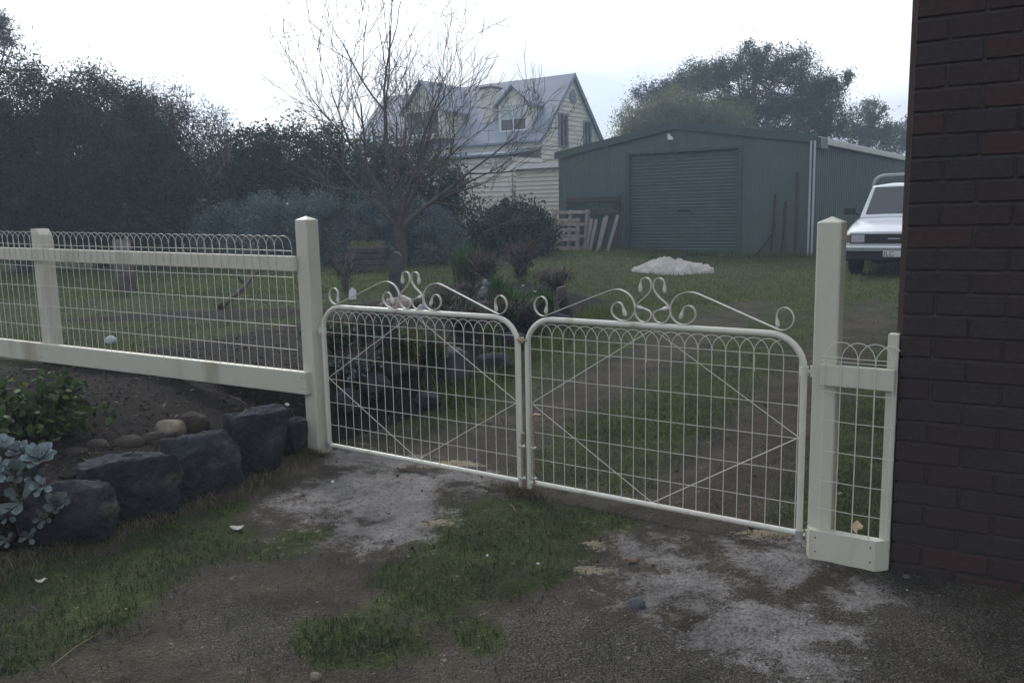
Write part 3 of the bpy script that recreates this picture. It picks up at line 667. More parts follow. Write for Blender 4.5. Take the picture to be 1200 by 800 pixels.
# ------------------------------------------------------------------ pallets and timber by the shed
def shedpt(x, y): p = Matrix.Rotation(RZ, 4, 'Z') @ Vector((x, y, 0)); X, Y = sx0 + p.x, sy0 + p.y; return (X, Y, terr(X, Y))
def pallet(loc, w, h, lean, rz, label, n=4, posts=3):
    r = empty('wooden_pallet', loc, rz, label, 'pallet', 'pallets stacked by shed')
    r.rotation_euler = (-lean, 0, rz)
    bm_ = MB().box(-.045, .045, 0, .09, 0, h, None, .004).mesh('bearer'); sl_ = MB().box(-w / 2, w / 2, -.022, .0, -.045, .045, None, .003).mesh('slat')
    for k in range(posts): put('bearer', bm_, M_oldwood, r, (-w / 2 + .05 + k * (w - .1) / (posts - 1), 0, 0))
    for k in range(n):
        z = .07 + k * (h - .14) / (n - 1); put('slat', sl_, M_oldwood, r, (0, -.001, z), (0, random.uniform(-.02, .02), 0)); put('slat', sl_, M_oldwood, r, (0, .114, z + .01))
    return r
pallet(shedpt(-6.55, -1.15), 1.42, .90, .10, RZ + .22, 'pale weathered pallet standing on edge, front of the timber heap')
pallet(shedpt(-6.45, -.55), 1.15, 1.12, .14, RZ, 'darker pallet leaning behind the pale pallet by the shed', 4, 3)
fr = empty('timber_frame', shedpt(-5.85, -.32), RZ, 'wide dark timber frame propped on shed wall left of roller door', 'frame'); fr.rotation_euler = (-.12, 0, RZ)
for a_ in ((-.85, -.76, .0, 1.45), (.70, .79, 0, 1.5)): MB().box(a_[0], a_[1], 0, .06, a_[2], a_[3], None, .004).obj('stile', M_darkwood, fr)
for z in (1.32, .98): MB().box(-.86, .80, -.03, -.001, z, z + .13, None, .004).obj('board', M_darkwood, fr)
RP = random.Random(9)
wp = ['short pale plank propped right of the pallet', 'grey plank leaning between the pallet and the frame', 'pale narrow plank leaning furthest right in the timber heap', 'brown narrow plank leaning in the timber heap', 'grey board leaning against dark timber frame']
for i, (x, h, l_) in enumerate(((-5.35, .98, .16), (-5.62, .88, .10), (-5.12, 1.0, .20), (-5.78, .90, .05), (-5.48, .92, .13))):
    b = MB().box(-.045, .045, 0, .03, 0, h, None, .003).obj('plank', M_oldwood); b.location = shedpt(x, -.85 + .05 * i); b.rotation_euler = (-.25, l_, RZ); tag(b, wp[i], 'plank', 'loose planks in the timber heap')
wq = ['pale plank lying on grass in front of the pallet', 'thin plank lying askew below the pallet', 'dark offcut lying left under the pallet']
for i, (x, y, rz, l_) in enumerate(((-6.35, -1.75, .35, .95), (-6.2, -1.95, .15, .8), (-6.9, -1.6, -.2, .6))):
    b = MB().box(-l_ / 2, l_ / 2, -.04, .04, 0, .03, None, .003).obj('plank', M_oldwood); p = shedpt(x, y); b.location = (p[0], p[1], p[2] + .03 + .02 * i); b.rotation_euler = (0, -.05, RZ + rz); tag(b, wq[i], 'plank', 'planks lying by the pallet')

# ------------------------------------------------------------------ white crumpled sheet on the lawn
n_ = 96; vs = []; fs = []
for j in range(n_):
    for i in range(n_):
        u_, v_ = i / (n_ - 1) * 2 - 1, j / (n_ - 1) * 2 - 1; r_ = sqrt(u_ * u_ + v_ * v_)
        k = noise.fractal(Vector((u_ * 2.1 + 4, v_ * 2.1, 1)), 1, 2, 4); rd = 1 - abs(noise.noise(Vector((u_ * 4.5, v_ * 4.5, 7)))) * 1.6; rd2 = 1 - abs(noise.noise(Vector((u_ * 9.5, v_ * 9.5, 3)))) * 1.6
        lim = .90 + .25 * k; hh = max(0, 1 - (r_ / lim) ** 2) ** .6
        vs.append((u_ * .86 * (1 + .15 * k), v_ * .55, hh * (.09 + .12 * max(0, .6 - abs(u_ + .1)) + .10 * rd + .06 * rd2 + .035 * (1 - 2 * abs(noise.noise(Vector((u_ * 21, v_ * 21, 5)))))) - .03 * (hh < .02)))
fs = [(j * n_ + i, j * n_ + i + 1, (j + 1) * n_ + i + 1, (j + 1) * n_ + i) for j in range(n_ - 1) for i in range(n_ - 1)]
o = MB().add(vs, fs).obj('crumpled_sheet', M_sheet, fix=False); p = onfloor(-3.05, 12.5); o.location = (p.x, p.y, p.z + .0); o.rotation_euler = (0, 0, -.25)
tag(o, 'crumpled white sheet heaped on the lawn before the roller door', 'sheet')

# ------------------------------------------------------------------ weatherboard house with dormers behind
HA = A; hx, hy = 2.66, 36.0                                               # apex of the near gable
HOU = empty('weatherboard_house', (hx, hy, .3), -HA, 'cream weatherboard house with steep blue-grey roof and dormers', 'house')
HD, HE, HR, HL = 2.45, 4.10, 6.66, 10.2                                    # half depth, eave, ridge, length (towards -x)
def boards(mb, x0, x1, y, z0, z1, face='-y', h=.17, clip=None, d=.035):
    z = z0
    while z < z1 - .01:
        zt_ = min(z + h, z1)
        if clip:
            (a0, a1), (b0, b1) = clip(z), clip(zt_)
            if a1 - a0 < .02: break
        else: a0, a1, b0, b1 = x0, x1, x0, x1
        if face == '-y': vs = [(a0, y - d, z), (a1, y - d, z), (b1, y, zt_), (b0, y, zt_), (a0, y, z), (a1, y, z)]
        else: vs = [(y + d, a0, z), (y + d, a1, z), (y, b1, zt_), (y, b0, zt_), (y, a0, z), (y, a1, z)]
        mb.add(vs, [(0, 1, 2, 3), (4, 5, 1, 0)]); z += h
    return mb
def gclip(z): k = HD if z <= HE else max(0, HD * (HR - z) / (HR - HE)); return (-k, k)
boards(MB(), 0, 0, 0, 0, HR, '+x', .18, gclip).obj('gable_wall', M_board, HOU, fix=False)
boards(MB(), -HL, 0, -HD, 0, HE, '-y', .18).obj('front_wall', M_board, HOU, fix=False)
MB().box(-HL, -.02, -HD + .02, HD, 0, HE - .02).obj('back_wall', M_board, HOU)
sl_ = (HR - HE) / HD
def slope_sheet(mb, x0, x1, y0, y1, f, th=.07):                            # roof slab between y0 and y1 with height f(y)
    vs = [(x, y, f(y) + t) for t in (0, th) for x in (x0, x1) for y in (y0, y1)]
    return mb.add(vs, [(0, 1, 3, 2), (4, 6, 7, 5), (0, 2, 6, 4), (1, 5, 7, 3), (0, 4, 5, 1), (2, 3, 7, 6)])
slope_sheet(MB(), -HL - .1, .12, -HD - .2, 0, lambda y: HR + sl_ * y).obj('roof', M_roofblue, HOU)
slope_sheet(MB(), -HL - .1, .12, 0, HD + .25, lambda y: HR - sl_ * y).obj('roof', M_roofblue, HOU)
for s in (-1, 1):
    MB().add([(.13, s * (HD + .2), HE - .2 * sl_ - .14), (.13, 0, HR - .12), (.13, 0, HR + .10), (.13, s * (HD + .2), HE - .2 * sl_ + .10), (.17, s * (HD + .2), HE - .2 * sl_ - .14), (.17, 0, HR - .12), (.17, 0, HR + .10), (.17, s * (HD + .2), HE - .2 * sl_ + .10)], [(0, 1, 2, 3), (7, 6, 5, 4), (0, 4, 5, 1), (3, 2, 6, 7), (0, 3, 7, 4)]).obj('barge_board', M_roofblue, HOU)
def win(par, x0, x1, z0, z1, y, face='-y', blind=.5, name='window', nm=2, fm=None):
    fm = fm or M_white
    def bxx(mb, a0, a1, d0, d1, b0, b1):
        return mb.box(a0, a1, y - d1, y - d0, b0, b1) if face == '-y' else mb.box(y + d0, y + d1, a0, a1, b0, b1)
    f = MB()
    for (a0, a1, b0, b1) in ((x0, x0 + .07, z0, z1), (x1 - .07, x1, z0, z1), (x0 + .07, x1 - .07, z0, z0 + .07), (x0 + .07, x1 - .07, z1 - .07, z1)): bxx(f, a0, a1, 0.0, .07, b0, b1)
    w_ = f.obj(name, fm, par)
    bxx(MB(), x0 + .06, x1 - .06, .005, .03, z0 + .06, z1 - .06).obj('pane', M_glass, w_)
    for k in range(1, nm): xm = x0 + (x1 - x0) * k / nm; bxx(MB(), xm - .025, xm + .025, .031, .06, z0 + .07, z1 - .07).obj('mullion', fm, w_)
    if blind: bxx(MB(), x0 + .07, x1 - .07, .0305, .036, z1 - .07 - blind * (z1 - z0), z1 - .07).obj('blind', M_blind, w_)
    return w_
win(HOU, -1.15, -.45, 3.75, 5.1, .02, '+x', 0, nm=2, fm=M_roofblue)
win(HOU, .85, 1.5, 3.75, 4.95, .02, '+x', 0, nm=2, fm=M_roofblue)
MB().lathe([(.26, 0), (.26, .05), (.2, .06), (.01, .06)], 16, Matrix.Translation((.02, 0, HR - .85)) @ Matrix.Rotation(pi / 2, 4, 'Y')).obj('vent', M_roofblue, HOU)
def dormer(xc, w, zb, ze, zr, yf=None, over=.14, blind=.5):
    yf = yf if yf is not None else -HD + (zb - HE) / sl_                                       # where the roof passes the sill
    d = bpy.data.objects
    mb = MB(); mb.prism([(xc - w / 2, zb - .15), (xc + w / 2, zb - .15), (xc + w / 2, ze), (xc, zr - .05), (xc - w / 2, ze)], yf, -.05)
    dm = mb.obj('dormer', M_board, HOU)
    for s in (-1, 1):
        k = (zr - ze) / (w / 2); xe = xc + s * (w / 2 + over); zl = ze - k * over
        MB().add([(xe, yf - .18, zl), (xc, yf - .18, zr), (xc, 0, zr), (xe, 0, zl), (xe, yf - .18, zl + .08), (xc, yf - .18, zr + .08), (xc, 0, zr + .08), (xe, 0, zl + .08)], [(0, 1, 2, 3), (4, 7, 6, 5), (0, 4, 5, 1), (0, 3, 7, 4), (3, 2, 6, 7)]).obj('dormer_roof', M_roofblue, dm)
    win(dm, xc - w * .44, xc + w * .44, zb - .02, ze + .02, yf - .001, '-y', blind)
    return dm
dormer(-1.42, 1.5, 4.40, 5.46, 6.12)
dm2 = dormer(-5.45, 2.1, 4.45, 5.45, 6.60, -HD - .5, blind=0)
MB().box(-3.35, -2.75, -1.75, -1.1, 4.6, 6.25).obj('chimney', M_board, HOU); MB().box(-3.40, -2.70, -1.8, -1.05, 6.25, 6.32).obj('chimney_cap', M_brownrail, HOU)
win(HOU, -9.3, -8.4, 2.9, 3.8, -HD - 2.14, '-y', 0)
# lean-to verandah along the front
slope_sheet(MB(), -HL, .1, -HD - 2.3, -HD - .02, lambda y: 3.62 + .14 * (y + HD)).obj('verandah_roof', M_roofblue, HOU)
boards(MB(), -HL, .05, -HD - 2.1, 0, 3.25, '-y', .18).obj('verandah_wall', M_board, HOU, fix=False)
boards(MB(), -HD - 2.1, -HD, .05, 0, 3.25, '+x', .18).obj('verandah_wall', M_board, HOU, fix=False)
MB().tube([(-4.3, -HD - 2.2, 3.2), (-4.3, -HD - 2.2, 4.3)], .06, 6).obj('flue', M_roofblue, HOU)
# pale outbuilding in front of the house, in two blocks
OB = empty('weatherboard_outbuilding', (*XY(-8.6, 21.0), .3), RZ, 'low pale weatherboard outbuilding left of the green shed', 'outbuilding')
boards(MB(), -.85, 1.3, 0, 0, 3.12, '-y', .21).obj('front_wall', M_whiteboard, OB, fix=False)
boards(MB(), 0, 4, 1.3, 0, 3.12, '+x', .21).obj('side_wall', M_whiteboard, OB, fix=False)
MB().box(-1.0, 1.4, -.15, 4, 3.122, 3.24).obj('roof', M_roofblue, OB)
boards(MB(), -4.2, -.86, .5, 0, 2.66, '-y', .14).obj('front_wall', M_whiteboard, OB, fix=False)
MB().box(-4.4, -1.01, .3, 4, 2.662, 2.80).obj('roof', M_white, OB)
MB().box(-.92, -.86, .0, .6, 0, 3.1).obj('corner_board', M_whiteboard, OB)

# ------------------------------------------------------------------ white utility truck at the right
cxy = AT(1046, 300, 15.1); tz = terr(cxy.x, cxy.y)
UTE = empty('utility_truck', (cxy.x, cxy.y, tz), RZ + .06, 'white utility truck parked facing the gate behind brick wall', 'truck')
# local: x right (viewer), y back from the front bumper, z up
def loft(mb, secs):                                                        # secs: (y, [(x,z)...]) same count, half profiles mirrored
    k = len(secs[0][1]); vs = []
    for y, P in secs:
        full = [(-x, z) for x, z in P] + [(x, z) for x, z in reversed(P)]; vs += [(x, y, z) for x, z in full]
    n2 = 2 * k; fs = [(i * n2 + j, i * n2 + (j + 1) % n2, (i + 1) * n2 + (j + 1) % n2, (i + 1) * n2 + j) for i in range(len(secs) - 1) for j in range(n2)]
    fs += [tuple(range(n2 - 1, -1, -1)), tuple((len(secs) - 1) * n2 + j for j in range(n2))]; return mb.add(vs, fs)
body = loft(MB(), [(.10, [(.78, .42), (.80, .60), (.79, .76), (.74, .80), (.3, .81)]), (.3, [(.82, .36), (.835, .62), (.82, .83), (.75, .87), (.3, .89)]), (.8, [(.83, .36), (.845, .66), (.83, .92), (.76, .965), (.3, .985)]), (1.35, [(.83, .34), (.85, .68), (.835, .99), (.775, 1.04), (.3, 1.06)]), (2.9, [(.83, .34), (.85, .68), (.84, .99), (.80, 1.02), (.3, 1.02)])])
ob_ = body.obj('body', M_carw, UTE); md = ob_.modifiers.new('b', 'BEVEL'); md.width = .02; md.segments = 2; md.limit_method = 'ANGLE'; smooth_angle(ob_, 35)
cab = loft(MB(), [(1.25, [(.76, 1.03), (.755, 1.06), (.3, 1.075)]), (1.80, [(.78, 1.03), (.64, 1.62), (.3, 1.66)]), (2.0, [(.79, 1.03), (.645, 1.655), (.3, 1.70)]), (2.75, [(.79, 1.03), (.65, 1.655), (.3, 1.695)]), (2.85, [(.79, 1.03), (.66, 1.60), (.3, 1.64)])])
oc = cab.obj('cab', M_carw, UTE); smooth_angle(oc, 30)
MB().add([(-.665, 1.292, 1.105), (.665, 1.292, 1.105), (.575, 1.765, 1.615), (-.575, 1.765, 1.615), (-.665, 1.282, 1.115), (.665, 1.282, 1.115), (.575, 1.755, 1.625), (-.575, 1.755, 1.625)], [(4, 5, 6, 7), (0, 3, 2, 1), (0, 1, 5, 4), (1, 2, 6, 5), (2, 3, 7, 6), (3, 0, 4, 7)]).obj('windscreen', M_carglass, UTE)
for s in (-1, 1):
    MB().add([(s * .772, 1.42, 1.10), (s * .685, 1.84, 1.55), (s * .675, 2.66, 1.56), (s * .775, 2.70, 1.10), (s * .778, 1.42, 1.10), (s * .690, 1.84, 1.55), (s * .680, 2.66, 1.56), (s * .781, 2.70, 1.10)], [(4, 5, 6, 7), (0, 3, 2, 1), (0, 1, 5, 4), (1, 2, 6, 5), (2, 3, 7, 6), (3, 0, 4, 7)]).obj('side_window', M_carglass, UTE)
    h = MB().box(s * .60 - .115, s * .60 + .115, .075, .14, .615, .755, None, .012).obj('headlight', M_lens, UTE); MB().box(s * .60 - .125, s * .60 + .125, .084, .13, .600, .770).obj('headlight_surround', M_carblack, h)
    MB().box(s * .765 - .045, s * .765 + .045, .09, .20, .615, .755, None, .012).obj('corner_lamp', M_amber, UTE)
    mr_ = MB().box(s * .985 - .11, s * .985 + .11, 1.42, 1.50, 1.11, 1.25, None, .02).obj('wing_mirror', M_carblack, UTE); MB().tube([(s * .78, 1.46, 1.09), (s * .92, 1.46, 1.13)], .018, 6).obj('mirror_arm', M_carblack, mr_)
    for y in (.78, 3.45):
        w_ = MB().lathe([(.20, -.1), (.31, -.1), (.335, -.07), (.34, 0), (.335, .07), (.31, .1), (.20, .1)], 24, Matrix.Translation((s * .72, y, .34)) @ Matrix.Rotation(pi / 2, 4, 'Y')).obj('wheel', M_tyre, UTE, True)
        MB().lathe([(.01, -.09), (.12, -.09), (.2, -.098), (.2, .098), (.12, .09), (.01, .09)], 16, Matrix.Translation((s * .72, y, .34)) @ Matrix.Rotation(pi / 2, 4, 'Y')).obj('rim', M_chrome, w_)
MB().box(-.48, .48, .085, .12, .60, .77).obj('grille', M_carblack, UTE)
MB().box(-.10, .10, .078, .084, .675, .70).obj('badge', M_chrome, UTE)
bp_ = MB().box(-.83, .83, -.03, .12, .455, .555, None, .02).obj('bumper', M_chrome, UTE)
MB().box(-.80, .80, .03, .2, .30, .452, None, .02).obj('lower_valance', M_carblack, UTE)
pl = MB().box(-.155, .155, -.040, -.031, .37, .475, None, .004).obj('number_plate', M_white, UTE)
try:
    cu = bpy.data.curves.new('plate_text', 'FONT'); cu.body = 'ILC'; cu.size = .12; cu.extrude = .001
    to = bpy.data.objects.new('plate_text', cu); COL.objects.link(to); dg = bpy.context.evaluated_depsgraph_get(); me = bpy.data.meshes.new_from_object(to.evaluated_get(dg)); bpy.data.objects.remove(to)
    me.materials.clear(); o = link('plate_lettering', me, M_shedtrim, pl); o.rotation_euler = (pi / 2, 0, 0); o.location = (-.145, -.0425, .385)
except Exception as ex: print('text', ex)
tr_ = MB().box(-.85, .85, 3.0, 5.0, .62, .72).box(-.85, -.82, 3.0, 5.0, .72, 1.02).box(.82, .85, 3.0, 5.0, .72, 1.02).box(-.82, .82, 3.0, 3.03, .72, 1.02).box(-.82, .82, 4.97, 5.0, .72, 1.02).obj('tray', M_carw, UTE)
MB().tube(smooth_path([(-.80, 3.06, 1.0), (-.80, 3.06, 1.60), (-.77, 3.06, 1.78), (-.66, 3.06, 1.87), (-.45, 3.06, 1.89), (.45, 3.06, 1.89), (.66, 3.06, 1.87), (.77, 3.06, 1.78), (.80, 3.06, 1.6), (.80, 3.06, 1.0)]), .03, 8).obj('rack', M_rack, UTE, True)
MB().box(-.4, .4, .5, 4.8, .25, .4).obj('chassis', M_carblack, UTE)
for x in (-.35, .1): MB().tube([(x, 1.30, 1.10), (x + .33, 1.45, 1.24)], .009, 5).obj('wiper', M_carblack, UTE)

# ------------------------------------------------------------------ foliage
ML_dark = leafmat('dark_foliage', (.046, .070, .030), (.011, .019, .011), .8, .25)
ML_brown = leafmat('bronze_foliage', (.055, .045, .036), (.025, .026, .022), .8, .2)
ML_grey = leafmat('grey_green_foliage', (.095, .125, .115), (.045, .065, .062), 1.5, .2)
ML_silver = leafmat('silver_foliage', (.210, .260, .270), (.060, .088, .094), 1.3, .2)
ML_mid = leafmat('mid_green_foliage', (.055, .085, .035), (.025, .042, .020), 1.0, .35)
ML_olive = leafmat('olive_foliage', (.200, .220, .095), (.100, .120, .055), .8, .35)
ML_gum = leafmat('gum_foliage', (.092, .112, .058), (.028, .040, .024), .5, .3)
ML_shrub = leafmat('shrub_leaf', (.070, .115, .030), (.030, .055, .020), 9, .3)
ML_yel = leafmat('yellow_green_leaf', (.16, .17, .03), (.08, .10, .02), 9, .4)
ML_strap = leafmat('strap_leaf', (.060, .120, .030), (.030, .070, .020), 4, .35)
ML_suc = mat('succulent_leaf', (.255, .315, .330), (.175, .230, .245), 18, rough=.6, bump_=.1)
ML_suc2 = mat('succulent_leaf_dull', (.120, .155, .150), (.08, .105, .10), 14, rough=.6)
ML_grassA = leafmat('grass_blade', (.140, .180, .044), (.075, .108, .030), 1.5, .35, .45)
ML_mown = leafmat('mown_grass_blade', (.105, .145, .036), (.055, .085, .025), 1.5, .3, .5)
ML_trod = leafmat('trodden_grass_blade', (.048, .068, .026), (.026, .040, .016), 1.5, .3, .5)
ML_dry = leafmat('dry_grass_blade', (.17, .145, .09), (.10, .085, .05), 3, .2, .45)

def leaf_cloud(rng, C, hl, hw, up=0.0, droop=0.0):
    """rhombic leaves, one quad each, at points C"""
    n = len(C); d = rng.normal(size=(n, 3)); d[:, 2] += up - droop; d /= np.linalg.norm(d, axis=1, keepdims=True)
    e = np.cross(d, rng.normal(size=(n, 3))); e /= np.linalg.norm(e, axis=1, keepdims=True) + 1e-9
    s = rng.uniform(.6, 1.3, (n, 1)); l = d * hl * s; w = e * hw * s; nn = np.cross(d, e) * hw * .35 * s
    V = np.stack([C - l, C + w + nn, C + l, C - w + nn], 1).reshape(-1, 3); F = np.arange(4 * n).reshape(n, 4); return V, F
def crown_points(rng, blobs, nclump, per, sig, shell=.5):
    vol = np.array([b[3] * b[4] + b[4] * b[5] + b[3] * b[5] for b in blobs]); k = np.maximum(1, (nclump * vol / vol.sum()).astype(int)); CC = []
    for b, n in zip(blobs, k):
        d = rng.normal(size=(n, 3)); d /= np.linalg.norm(d, axis=1, keepdims=True); r = 1 - shell * rng.random((n, 1)) ** 1.5
        CC.append(np.array(b[:3]) + d * r * np.array(b[3:6]))
    CC = np.concatenate(CC); s = sig * rng.uniform(.5, 1.5, (len(CC), 1, 1))
    P = CC[:, None, :] + rng.normal(size=(len(CC), per, 3)) * s; return CC, P.reshape(-1, 3)
def limbs(mb, rng, base, top, CC, n, r0):
    base = Vector(base); top = Vector(top)
    mb.tube(smooth_path([base, base.lerp(top, .35) + Vector((.06, .03, 0)), base.lerp(top, .7) - Vector((.05, 0, 0)), top], 4), [r0 * (1 - .7 * i / 12) for i in range(13)], 8)
    for i in rng.choice(len(CC), min(n, len(CC)), replace=False):
        e = Vector(CC[i]); t = rng.uniform(.35, .95); s = base.lerp(top, t); m_ = s.lerp(e, .5) + Vector((rng.normal() * .1, rng.normal() * .1, -.08 * (e - s).length)); ra = r0 * (.35 - .2 * t)
        mb.tube(smooth_path([s, m_, e], 4), [ra * (1 - .85 * k / 8) for k in range(9)], 5)
def tree(name, label, cat, base, blobs, mt, leaf=(.07, .028), nclump=300, per=60, sig=.16, r0=.16, nl=40, seed=1, up=0, droop=0, group=None, shell=.5, bark=None, top=None):
    """blobs are relative to the base"""
    rng = np.random.default_rng(seed); t = empty(name, base, 0, label, cat, group)
    CC, P = crown_points(rng, blobs, nclump, per, sig, shell); P = P[P[:, 2] > .02]
    link('crown', arr_mesh('crown', *leaf_cloud(rng, P, leaf[0], leaf[1], up, droop)), mt, t)
    zt_ = max(b[2] for b in blobs); bb = max(blobs, key=lambda b: b[2]); mb = MB(); limbs(mb, rng, (0, 0, -.1), top or (bb[0] * .8, bb[1] * .8, zt_), CC, nl, r0)
    mb.obj('trunk', bark or M_bark, t, True, fix=False); return t
def gpt(px, Y): p = AT(px, 250, Y); return Vector((p.x, p.y, terr(p.x, p.y)))
def pb(base, px, py, Y, rx, ry, rz_): p = AT(px, py, Y) - base; return (p.x, p.y, p.z, rx, ry, rz_)

gl = 'dark trees along the left boundary'
b = gpt(20, 19); tree('evergreen_tree', 'massive dark evergreen tree at far left edge', 'tree', b, [pb(b, -25, 175, 19, 1.3, 1.5, 1.45), pb(b, 40, 132, 19, 1.1, 1.1, 1.05), pb(b, 60, 200, 19, 1.7, 1.4, 1.5), pb(b, -30, 230, 19, 1.6, 1.4, 1.3), pb(b, 30, 260, 19, 1.6, 1.2, .8)], ML_dark, (.045, .013), 520, 230, .16, .2, 40, 11, group=gl)
b = gpt(115, 20.5); tree('evergreen_tree', 'dark round headed tree right of the far left evergreen', 'tree', b, [pb(b, 115, 135, 20.5, 1.15, 1.1, .95), pb(b, 100, 180, 20.5, 1.5, 1.3, 1.2), pb(b, 150, 160, 20.5, 1.0, 1.0, 1.0), pb(b, 130, 240, 20, 1.9, 1.4, 1.2)], ML_dark, (.042, .013), 460, 220, .16, .18, 40, 12, group=gl)
b = gpt(195, 21); tree('scraggly_tree', 'thin scraggly bronze tree with twigs poking into sky', 'tree', b, [pb(b, 180, 165, 21, .9, .9, .9), pb(b, 225, 190, 21, 1.0, .9, 1.0), pb(b, 190, 235, 21, 1.5, 1.2, 1.1), pb(b, 240, 245, 21, 1.2, 1, .9), pb(b, 205, 125, 21, .6, .6, .5), pb(b, 245, 150, 21, .5, .5, .5)], ML_brown, (.036, .011), 280, 130, .16, .13, 120, 13, group=gl, shell=.8)
scr = [o for o in COL.objects if o.name.startswith('scraggly_tree')][0]; R_ = random.Random(44); tw_ = MB()
for k in range(95):
    px = R_.uniform(165, 268); py = 150 + .45 * (px - 165) + R_.uniform(-25, 40); q = AT(px, py, 21 + R_.uniform(-.5, .5)) - scr.location
    a_ = R_.uniform(-.9, .9); d = Vector((sin(a_), R_.gauss(0, .3), cos(a_))); L_ = R_.uniform(.4, 1.0); e1 = q + d * L_ * .5 + Vector((R_.gauss(0, .06), 0, .0)); e2 = q + d * L_ + Vector((R_.gauss(0, .12), 0, .05))
    tw_.tube([q - d * .3, q, e1, e2], [.014, .012, .009, .005], 4, cap=False)
    for j in range(3): f = e1.lerp(e2, R_.random()); tw_.tube([f, f + Vector((R_.gauss(0, .14), R_.gauss(0, .1), R_.uniform(.05, .25)))], [.007, .004], 3, cap=False)
tag(tw_.obj('twigs', M_twig, scr, fix=False), kind='stuff')
b = gpt(-25, 24); tree('conifer', 'feathery conifer tip above the far left tree', 'tree', b, [pb(b, -8, 38, 24, .55, .5, .45), pb(b, 8, 42, 24, .28, .3, .3), pb(b, -30, 20, 24, .6, .7, .6), pb(b, -42, 90, 24, .5, .6, 1.0)], ML_grey, (.09, .012), 120, 60, .14, .2, 30, 14, up=.6)
b = gpt(305, 22); tree('hedge_tree', 'dark leafy tree between scraggly tree and bare tree', 'tree', b, [pb(b, 290, 185, 22, .9, .8, .8), pb(b, 340, 180, 22, .95, .8, .8), pb(b, 385, 190, 22, .95, .8, .85), pb(b, 320, 225, 22, 1.4, 1, .9), pb(b, 390, 230, 22, 1.4, 1, .9), pb(b, 265, 215, 22, .7, .8, .9)], ML_dark, (.048, .02), 380, 120, .15, .12, 50, 15, group=gl, shell=.7)
b = gpt(530, 20.5); tree('leafy_bush', 'olive green tall bush right of the bare tree trunk', 'bush', b, [pb(b, 515, 215, 20.5, .55, .5, .7), pb(b, 480, 195, 20.5, .55, .5, .6), pb(b, 535, 245, 20.5, .5, .5, .7), pb(b, 440, 190, 20.8, .6, .5, .5)], ML_mid, (.07, .018), 150, 55, .16, .07, 26, 16, droop=.3)
# silver hedge under the bare tree
gs_ = 'silver grey shrubs under the bare tree'
for i, (px, Y, w_, h_, lb) in enumerate(((275, 20.3, 1.05, 1.45, 'silvery shrub at left end of the grey hedge'), (335, 19.6, 1.15, 1.6, 'silvery shrub in middle of the grey hedge, left of planter'), (400, 19.3, 1.1, 1.55, 'silvery shrub behind the dark planter box'), (490, 19.0, .85, 1.3, 'silvery shrub just right of the bare tree trunk'))):
    b = gpt(px, Y); tree('silver_shrub', lb, 'shrub', b, [(0, 0, h_ * .55, w_, .8, h_ * .5), (-w_ * .5, .1, h_ * .5, w_ * .6, .7, h_ * .48), (w_ * .5, 0, h_ * .5, w_ * .6, .7, h_ * .45), (0, -.2, h_ * .2, w_, .8, .3)], ML_silver, (.045, .010), 200, 100, .11, .04, 30, 20 + i, up=.5, group=gs_)
b = gpt(600, 21.5); tree('dark_shrub', 'glossy dark green shrub left of the pallets', 'shrub', b, [pb(b, 600, 268, 21.5, .85, .8, .65), pb(b, 575, 275, 21.5, .6, .7, .6), pb(b, 632, 278, 21.5, .5, .6, .55), pb(b, 600, 290, 21.3, 1.0, .7, .3)], ML_dark, (.06, .027), 190, 75, .13, .05, 24, 30)
# big tree behind the shed
gt = 'trees behind the green shed'
b = gpt(880, 41); tree('gum_tree', 'tall spreading gum tree behind the shed', 'tree', b, [pb(b, 838, 86, 41, 1.35, 1.2, .85), pb(b, 885, 76, 41, 1.35, 1.2, .95), pb(b, 930, 84, 41, 1.2, 1.2, .9), pb(b, 968, 104, 41, 1.25, 1.2, .9), pb(b, 930, 126, 41, 2.0, 1.5, 1.0), pb(b, 862, 125, 41, 1.3, 1.4, .8), pb(b, 968, 140, 41, 1.2, 1.2, .8), pb(b, 900, 165, 41, 3.0, 1.6, .8)], ML_gum, (.075, .022), 330, 210, .21, .26, 90, 40, droop=.4, group=gt, shell=.85)
b = gpt(785, 38); tree('willowy_tree', 'pale olive willowy tree over the left of the shed roof', 'tree', b, [pb(b, 760, 140, 38, 1.3, 1.1, .75), pb(b, 800, 128, 38, 1.6, 1.2, .75), pb(b, 845, 140, 38, 1.4, 1.2, .75), pb(b, 780, 165, 38, 2.2, 1.3, .8), pb(b, 850, 165, 38, 1.6, 1.2, .8), pb(b, 735, 155, 38, .6, .7, .45)], ML_olive, (.09, .016), 320, 110, .21, .16, 40, 41, droop=1.1, group=gt)
b = gpt(800, 44); tree('bushy_tree', 'grey-green bushy tree between willowy tree and tall gum', 'tree', b, [pb(b, 770, 110, 44, 1.2, 1, .6), pb(b, 810, 100, 44, 1.4, 1.1, .8), pb(b, 790, 140, 44, 2, 1.2, .9)], ML_grey, (.07, .022), 190, 110, .2, .15, 40, 42, group=gt, shell=.8)
b = gpt(1022, 52); tree('gum_tree', 'small distant gum tree right of the tall gum', 'tree', b, [pb(b, 1018, 135, 52, 1.0, 1, .8), pb(b, 1030, 160, 52, 1.4, 1.2, .8), pb(b, 1005, 160, 52, 1.3, 1.2, .7)], ML_gum, (.10, .035), 110, 60, .2, .14, 24, 43, group=gt, shell=.8)
b = gpt(1056, 58); tree('round_tree', 'dark rounded tree at the edge of the brick wall', 'tree', b, [pb(b, 1050, 158, 58, 1.2, 1, .75), pb(b, 1078, 155, 58, 1.6, 1.2, 1.0), pb(b, 1060, 175, 58, 2, 1.2, .8)], ML_gum, (.10, .04), 110, 60, .2, .14, 16, 44, group=gt)
